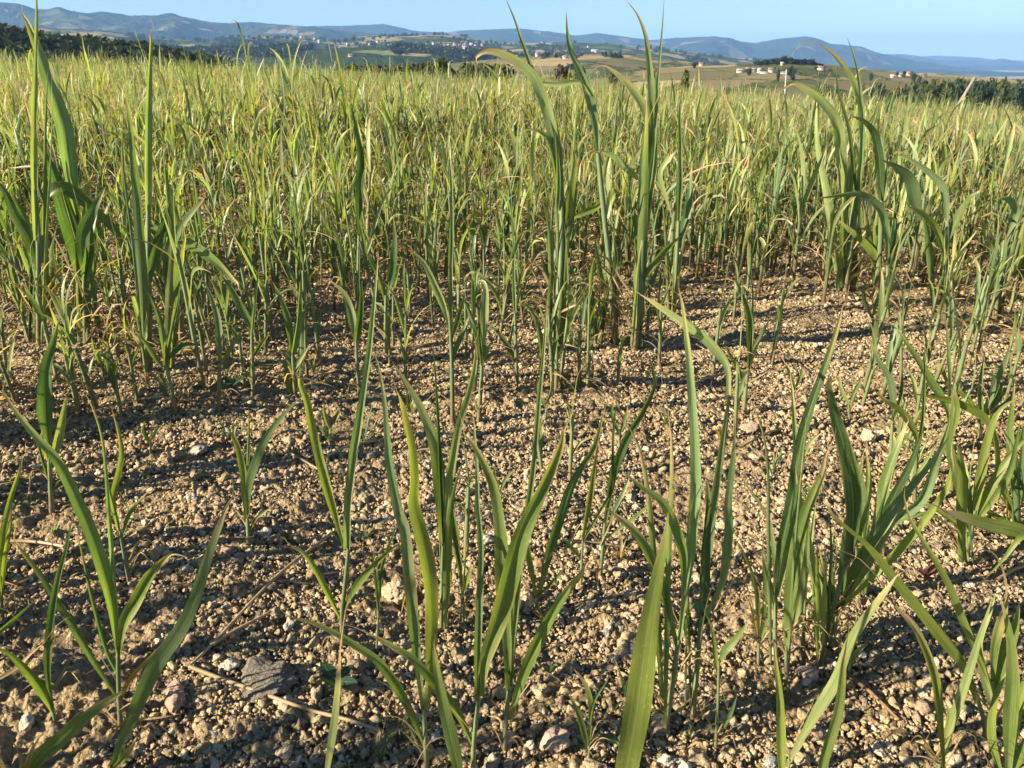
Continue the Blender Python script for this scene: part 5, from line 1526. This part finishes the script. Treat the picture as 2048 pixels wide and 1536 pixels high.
H_(L_VILL, 638, 86, 6, 5, M_WALLW, M_SLATE, 'lone white house lower on the tan plateau edge', rz=-.3)
H_(L_VILL, 695, 90, 8, 4, M_WALLW, M_TILE, 'white house at the left outskirts of the village', rz=.1)
H_(L_WOOD, 449, 106, 7, 3, M_WALLW, M_SLATE, 'pale house in the dark woods at left', rz=.1)
H_(L_WOOD, 703, 113, 18, 4, M_WALLB, M_TILE, 'row house with red roofs below the village woods', rz=.0, deep=.3)
for i in range(8):
    H_(L_VILL, 740 + 125 * i / 7 + gt.normal(0, 3), 90 + gt.normal(0, 1.6), 6, 4, M_WALLW if i % 3 else M_WALLB, M_TILE, 'pale house of the scattered western part of the far village', 'houses of the far village', rz=gt.uniform(-.6, .6))
for i in range(24):
    H_(L_VILL, 934 + gt.normal(0, 24), 93 + gt.normal(0, 2.3), gt.uniform(5, 8), gt.uniform(3.5, 5.5), M_WALLW if i % 4 else M_WALLB, M_TILE if i % 3 else M_SLATE, 'pale house in the dense middle of the far village', 'houses of the far village', rz=gt.uniform(-.6, .6))


def post(u0, v0, u1, v1, Y, w_, m, label, taper=.85):
    a, b_ = at(u0, v0, Y), at(u1, v1, Y)
    d = b_ - a
    gz = float(zg(a[0], a[1]))
    foot = a + d * ((gz - .05 - a[2]) / d[2])
    s = w_ * Y / FPX / 2
    V, F, C, P = stalk([foot, (foot + b_) / 2 + np.array([s * .3, 0, 0]), b_], s, s * taper, np.random.default_rng(3), ns=7, nk=9, joints=False)
    top = len(V)
    V = np.vstack([V, b_[None] + np.array([[0, 0, s * .4]])])
    cap = np.array([[top - 9 + i, top - 9 + (i + 1) % 9, top, top] for i in range(9)])
    Fq = np.vstack([tri_faces(F.tolist()), cap[:, :3]])
    o = mesh('fence_post', V - foot, Fq, m)
    o.location = foot
    tag(o, label, 'post')


post(1928, 190, 1950, 155, 33, 6.5, M_POST, 'weathered grey wooden post leaning right at the field edge')
post(1571, 165, 1573, 140, 40, 3.0, M_POSTW, 'pale upright post in front of the distant farm')
post(898, 146, 898, 126, 44, 4.5, M_POST, 'short grey post right of the bright green bushy tree')

# ------------------------------------------------------------------ small things on the soil
def tuft(u_, v_, h_px, label, n=9, c='b', spread=.6, name='grass_tuft', cat='weed', w_px=5):
    g = np.random.default_rng(int(u_ * 31 + v_))
    B = on_ground(u_, v_)
    s = float((B - C0) @ FW) / FPX
    r = empty(name, (B[0], B[1], float(zg(B[0], B[1]))))
    for i in range(n):
        az = g.uniform(0, 6.28); th = abs(g.normal(.2, spread)); L = h_px * s * g.uniform(.5, 1.1)
        pts = [np.zeros(3)]
        for j in range(5):
            a = th + (j / 4) ** 1.4 * g.uniform(.2, .9)
            pts.append(pts[-1] + np.array([math.sin(a) * math.cos(az), math.sin(a) * math.sin(az), math.cos(a)]) * L / 5)
        arr = blade(pts, w_px * s * g.uniform(.6, 1.2), np.array([-math.sin(az), math.cos(az), 0]), PAL[c] * g.uniform(.75, 1.15), g.choice([0, .8, .6]), g, ns=7, nc=1, fold=.4)
        mesh('blade', arr[0], arr[1], M_LEAF, r, arr[2], arr[3])
    tag(r, label, cat)


for a in [(265, 690, 90, 'weedy grass tuft at the foot of the second tall pole', 14, 'd'), (330, 795, 70, 'grey green grass tuft below the left leaning plant', 12, 'b'),
          (400, 775, 34, 'tiny grass tuft left of the pale bulb footed plant', 7, 'b'), (628, 745, 60, 'dense weedy tuft in the shade under upright leaves', 14, 'd'),
          (655, 880, 75, 'grass tuft with long pale blades right of the folded brown tip', 9, 'b'), (730, 885, 85, 'spread grey green grass tuft beside a tall spear leaf', 10, 'b'),
          (730, 1080, 70, 'bleached grass tuft behind the pair of central leaves', 8, 'b'), (1130, 780, 60, 'low grass tuft in front of the centre clump', 9, 'g'),
          (1185, 760, 55, 'wiry grass tuft right of the low tuft by the centre clump', 8, 'b'), (1240, 1120, 60, 'dry wiry tuft at the foot of the long bent leaf plant', 12, 't'),
          (1330, 850, 55, 'small tuft in bright soil left of the lone stalk', 8, 'g'), (1440, 880, 60, 'small reddish tuft right of the tall folded leaf', 8, 'o'),
          (1660, 820, 60, 'fine tuft on bright soil below the long slim leaf', 8, 'g'), (1620, 1000, 70, 'wiry weed tuft between the spear leaf and mottled leaf', 9, 'b'),
          (1545, 950, 80, 'spreading blue green tuft right of the kinked leaf', 9, 'b'), (1250, 1400, 110, 'blue green grass tuft between the closest leaf and striped leaf', 12, 'b'),
          (1380, 1480, 90, 'dark grass tuft at the foot of the tall kinked plant', 10, 'd'), (1560, 1400, 110, 'shaded grass tuft behind the close thin blade', 9, 'd'),
          (760, 1530, 90, 'grass tuft at the bottom edge under the folded straw end', 11, 'd'), (900, 1530, 60, 'grass tuft between the two bottom edge stalks', 10, 'd'),
          (110, 1070, 55, 'dead blue grey grass tuft on the stones at left', 6, 'b'), (270, 1040, 60, 'pale low grass wisp right of the yellow leaf plant', 5, 'b'),
          (820, 830, 70, 'grass tuft in the stalk row left of the arched leaf plant', 10, 'g'), (1090, 1250, 60, 'brown husky tuft at the foot of the dark folded leaf', 9, 't'),
          (1780, 1180, 70, 'green tuft within the right hand fan of leaves', 9, 'g'), (1690, 1290, 70, 'dry husk tuft at the clump foot in shade', 10, 't')]:
    tuft(a[0], a[1], a[2], a[3], a[4], a[5])


def broadleaf(u_, v_, spx, label, n=5, c=(0.03, 0.075, 0.05), feather=False, name='seedling'):
    g = np.random.default_rng(int(u_ + v_ * 13))
    B = on_ground(u_, v_)
    s = float((B - C0) @ FW) / FPX
    r = empty(name, (B[0], B[1], float(zg(B[0], B[1]))))
    st = stalk([(0, 0, -.004), (0, .002, spx * s * .25), (.002, 0, spx * s * .5)], 2.2 * s, 1.4 * s, g, ns=4, nk=6, joints=False)
    mesh('stem', st[0], st[1], M_STEM, r, st[2], st[3])
    for i in range(n):
        az = i * 2.4 + g.normal(0, .2); L = spx * s * g.uniform(.7, 1.0); th = g.uniform(.7, 1.2)
        d = np.array([math.sin(th) * math.cos(az), math.sin(th) * math.sin(az), math.cos(th)])
        b0 = np.array([0, 0, spx * s * g.uniform(.2, .5)])
        sd_ = np.array([-math.sin(az), math.cos(az), 0])
        if feather:
            arrs = [blade([b0, b0 + d * L * .6, b0 + d * L - np.array([0, 0, L * .15])], L * .10, sd_, c, 0, g, ns=6, nc=0)]
            for q in np.linspace(.3, .9, 6):
                for sg in (-1, 1):
                    p0 = b0 + d * L * q
                    arrs.append(blade([p0, p0 + (sd_ * sg + d * .6) * L * .18 * (1.1 - q * .5)], L * .10, np.cross(d, sd_), c, 0, g, ns=3, nc=0))
            arr = join(arrs)
        else:
            arr = blade([b0, b0 + d * L * .5, b0 + d * L - np.array([0, 0, L * .12])], L * .55, sd_, np.array(c) * g.uniform(.8, 1.2), 0, g, ns=8, nc=2, fold=.25, base=.2)
        mesh('leaf', arr[0], arr[1], M_LEAF, r, arr[2], arr[3])
    tag(r, label, 'weed')


broadleaf(672, 1385, 62, 'dark broad leaved seedling behind the purple tipped leaf', 6)
broadleaf(392, 625, 48, 'grey green broad leaved seedling by the flat stone in the back row', 4, (0.13, 0.19, 0.13))
broadleaf(465, 785, 46, 'dark bluish leaved seedling between two slender stalks', 4)
broadleaf(456, 890, 56, 'feathery green seedling on the open strip at left', 6, (0.09, 0.14, 0.08), True)
broadleaf(800, 1480, 70, 'feathery dark seedling beside the end of the folded straw', 7, (0.06, 0.09, 0.05), True)
broadleaf(1098, 1355, 30, 'tiny two leaved seedling under the drooping brown tip', 4, (0.06, 0.14, 0.06))
broadleaf(1235, 1500, 45, 'small green seedling left of the closest leaf, in shade', 4, (0.06, 0.12, 0.05))
broadleaf(1850, 1165, 40, 'reddish broad leaved weed behind the crossing leaves', 5, (0.20, 0.08, 0.06), name='weed')


def straw(px, w_, label, c='t', name='dry_straw', lift=9, cat='straw'):
    g = np.random.default_rng(int(px[0] * 3 + px[1]))
    px = list(zip(px[0::2], px[1::2]))
    Q = []
    for i, (u_, v_) in enumerate(px):
        p = on_ground(u_, v_)
        s = float((p - C0) @ FW) / FPX
        Q.append(p + np.array([0, 0, (lift + 4 * (i % 2)) * s + w_ * s * .5]))
    Q = np.array(Q)
    o0 = Q.mean(0)
    sm = float((o0 - C0) @ FW) / FPX
    arrs = []
    # straight pieces with true kinks between them
    kink = 3 if len(px) > 6 else None
    segs = [Q] if kink is None else [Q[:kink + 1], Q[kink:]]
    for sg in segs:
        arrs.append(stalk(sg, w_ * sm * .5, w_ * sm * (.38 if c == 't' else .3), g, ns=12, nk=7, c0=PAL[c] * np.array([1.0, 1.05, 1.1]), c1=PAL[c] * np.array([1.15, 1.2, 1.35])))
    V, F, C, P = join(arrs)
    o = mesh(name, V - o0, F, M_STEM, None, C, P)
    o.location = o0
    tag(o, label, cat)


straw([666, 1076, 554, 1168, 427, 1298, 381, 1346, 441, 1366, 513, 1394, 615, 1428, 697, 1452, 768, 1474], 8, 'long pale straw folded into a sharp bend on the soil')
straw([427, 1300, 470, 1275, 540, 1235], 7, 'thin dry leaf branching off the folded straw')
straw([1690, 1360, 1734, 1394, 1796, 1450], 9, 'brown twig lying in the deep shade at lower right', 'r')
straw([12, 1092, 80, 1098, 156, 1108], 7, 'pale straw lying on stones at the left edge')
straw([1325, 800, 1400, 775, 1460, 752], 5, 'thin straw lying across bright soil near the tall folded leaf')
straw([1120, 1090, 1180, 1096, 1270, 1108], 5, 'thin straw lying behind the dark folded leaf')
straw([820, 915, 860, 912, 905, 920], 5, 'short straw on the soil behind the central pair')
straw([1840, 790, 1890, 806, 1940, 820], 5, 'straw lying at the far end of the open soil')
straw([1990, 1170, 2030, 1150, 2070, 1140], 7, 'straw at the right edge in half shade', 't')
straw([640, 930, 700, 905, 760, 890], 5, 'straw lying left of the spear leaf on lit soil')
straw([250, 740, 290, 765, 300, 790], 6, 'brown dead leaf strip left of the second pole', 'r')
straw([1480, 905, 1530, 880, 1560, 868], 5, 'thin straw right of the lone stalk')
straw([70, 850, 120, 790, 175, 725, 200, 690], 8, 'leaning brown dead leaf behind the folded dark plant', 'r', lift=30)
straw([560, 905, 610, 935, 640, 950], 5, 'straw beside the solitary forked plant')
straw([1255, 1330, 1300, 1380, 1330, 1440], 6, 'brown dead blade under the closest leaf', 'r')
# tall green weed standing in the field near the leaning post
g = np.random.default_rng(4)
B = at(1890, 190, 11.0)
rt = empty('tall_weed', (B[0], B[1], float(zg(B[0], B[1]))))
hz_ = B[2] - float(zg(B[0], B[1])) + .18
st = stalk([(0, 0, 0), (.01, 0, hz_ * .6), (0, 0, hz_)], .006, .003, g, ns=8, nk=6)
mesh('stem', st[0], st[1], M_STEM, rt, st[2], st[3])
for i in range(30):
    az = i * 2.4; z0 = hz_ * (.35 + .65 * i / 30); L = .26 * g.uniform(.5, 1.0)
    d = np.array([math.cos(az), math.sin(az), .55])
    arr = blade([np.array([0, 0, z0]), np.array([0, 0, z0]) + d * L * .6, np.array([0, 0, z0]) + d * L - np.array([0, 0, L * .25])], .016, np.array([-math.sin(az), math.cos(az), 0]), PAL['y'] * .8, 0, g, ns=5, nc=0)
    mesh('leaf', arr[0], arr[1], M_LEAF, rt, arr[2], arr[3])
tag(rt, 'bushy bright green weed rising above the crop left of the leaning post', 'weed')
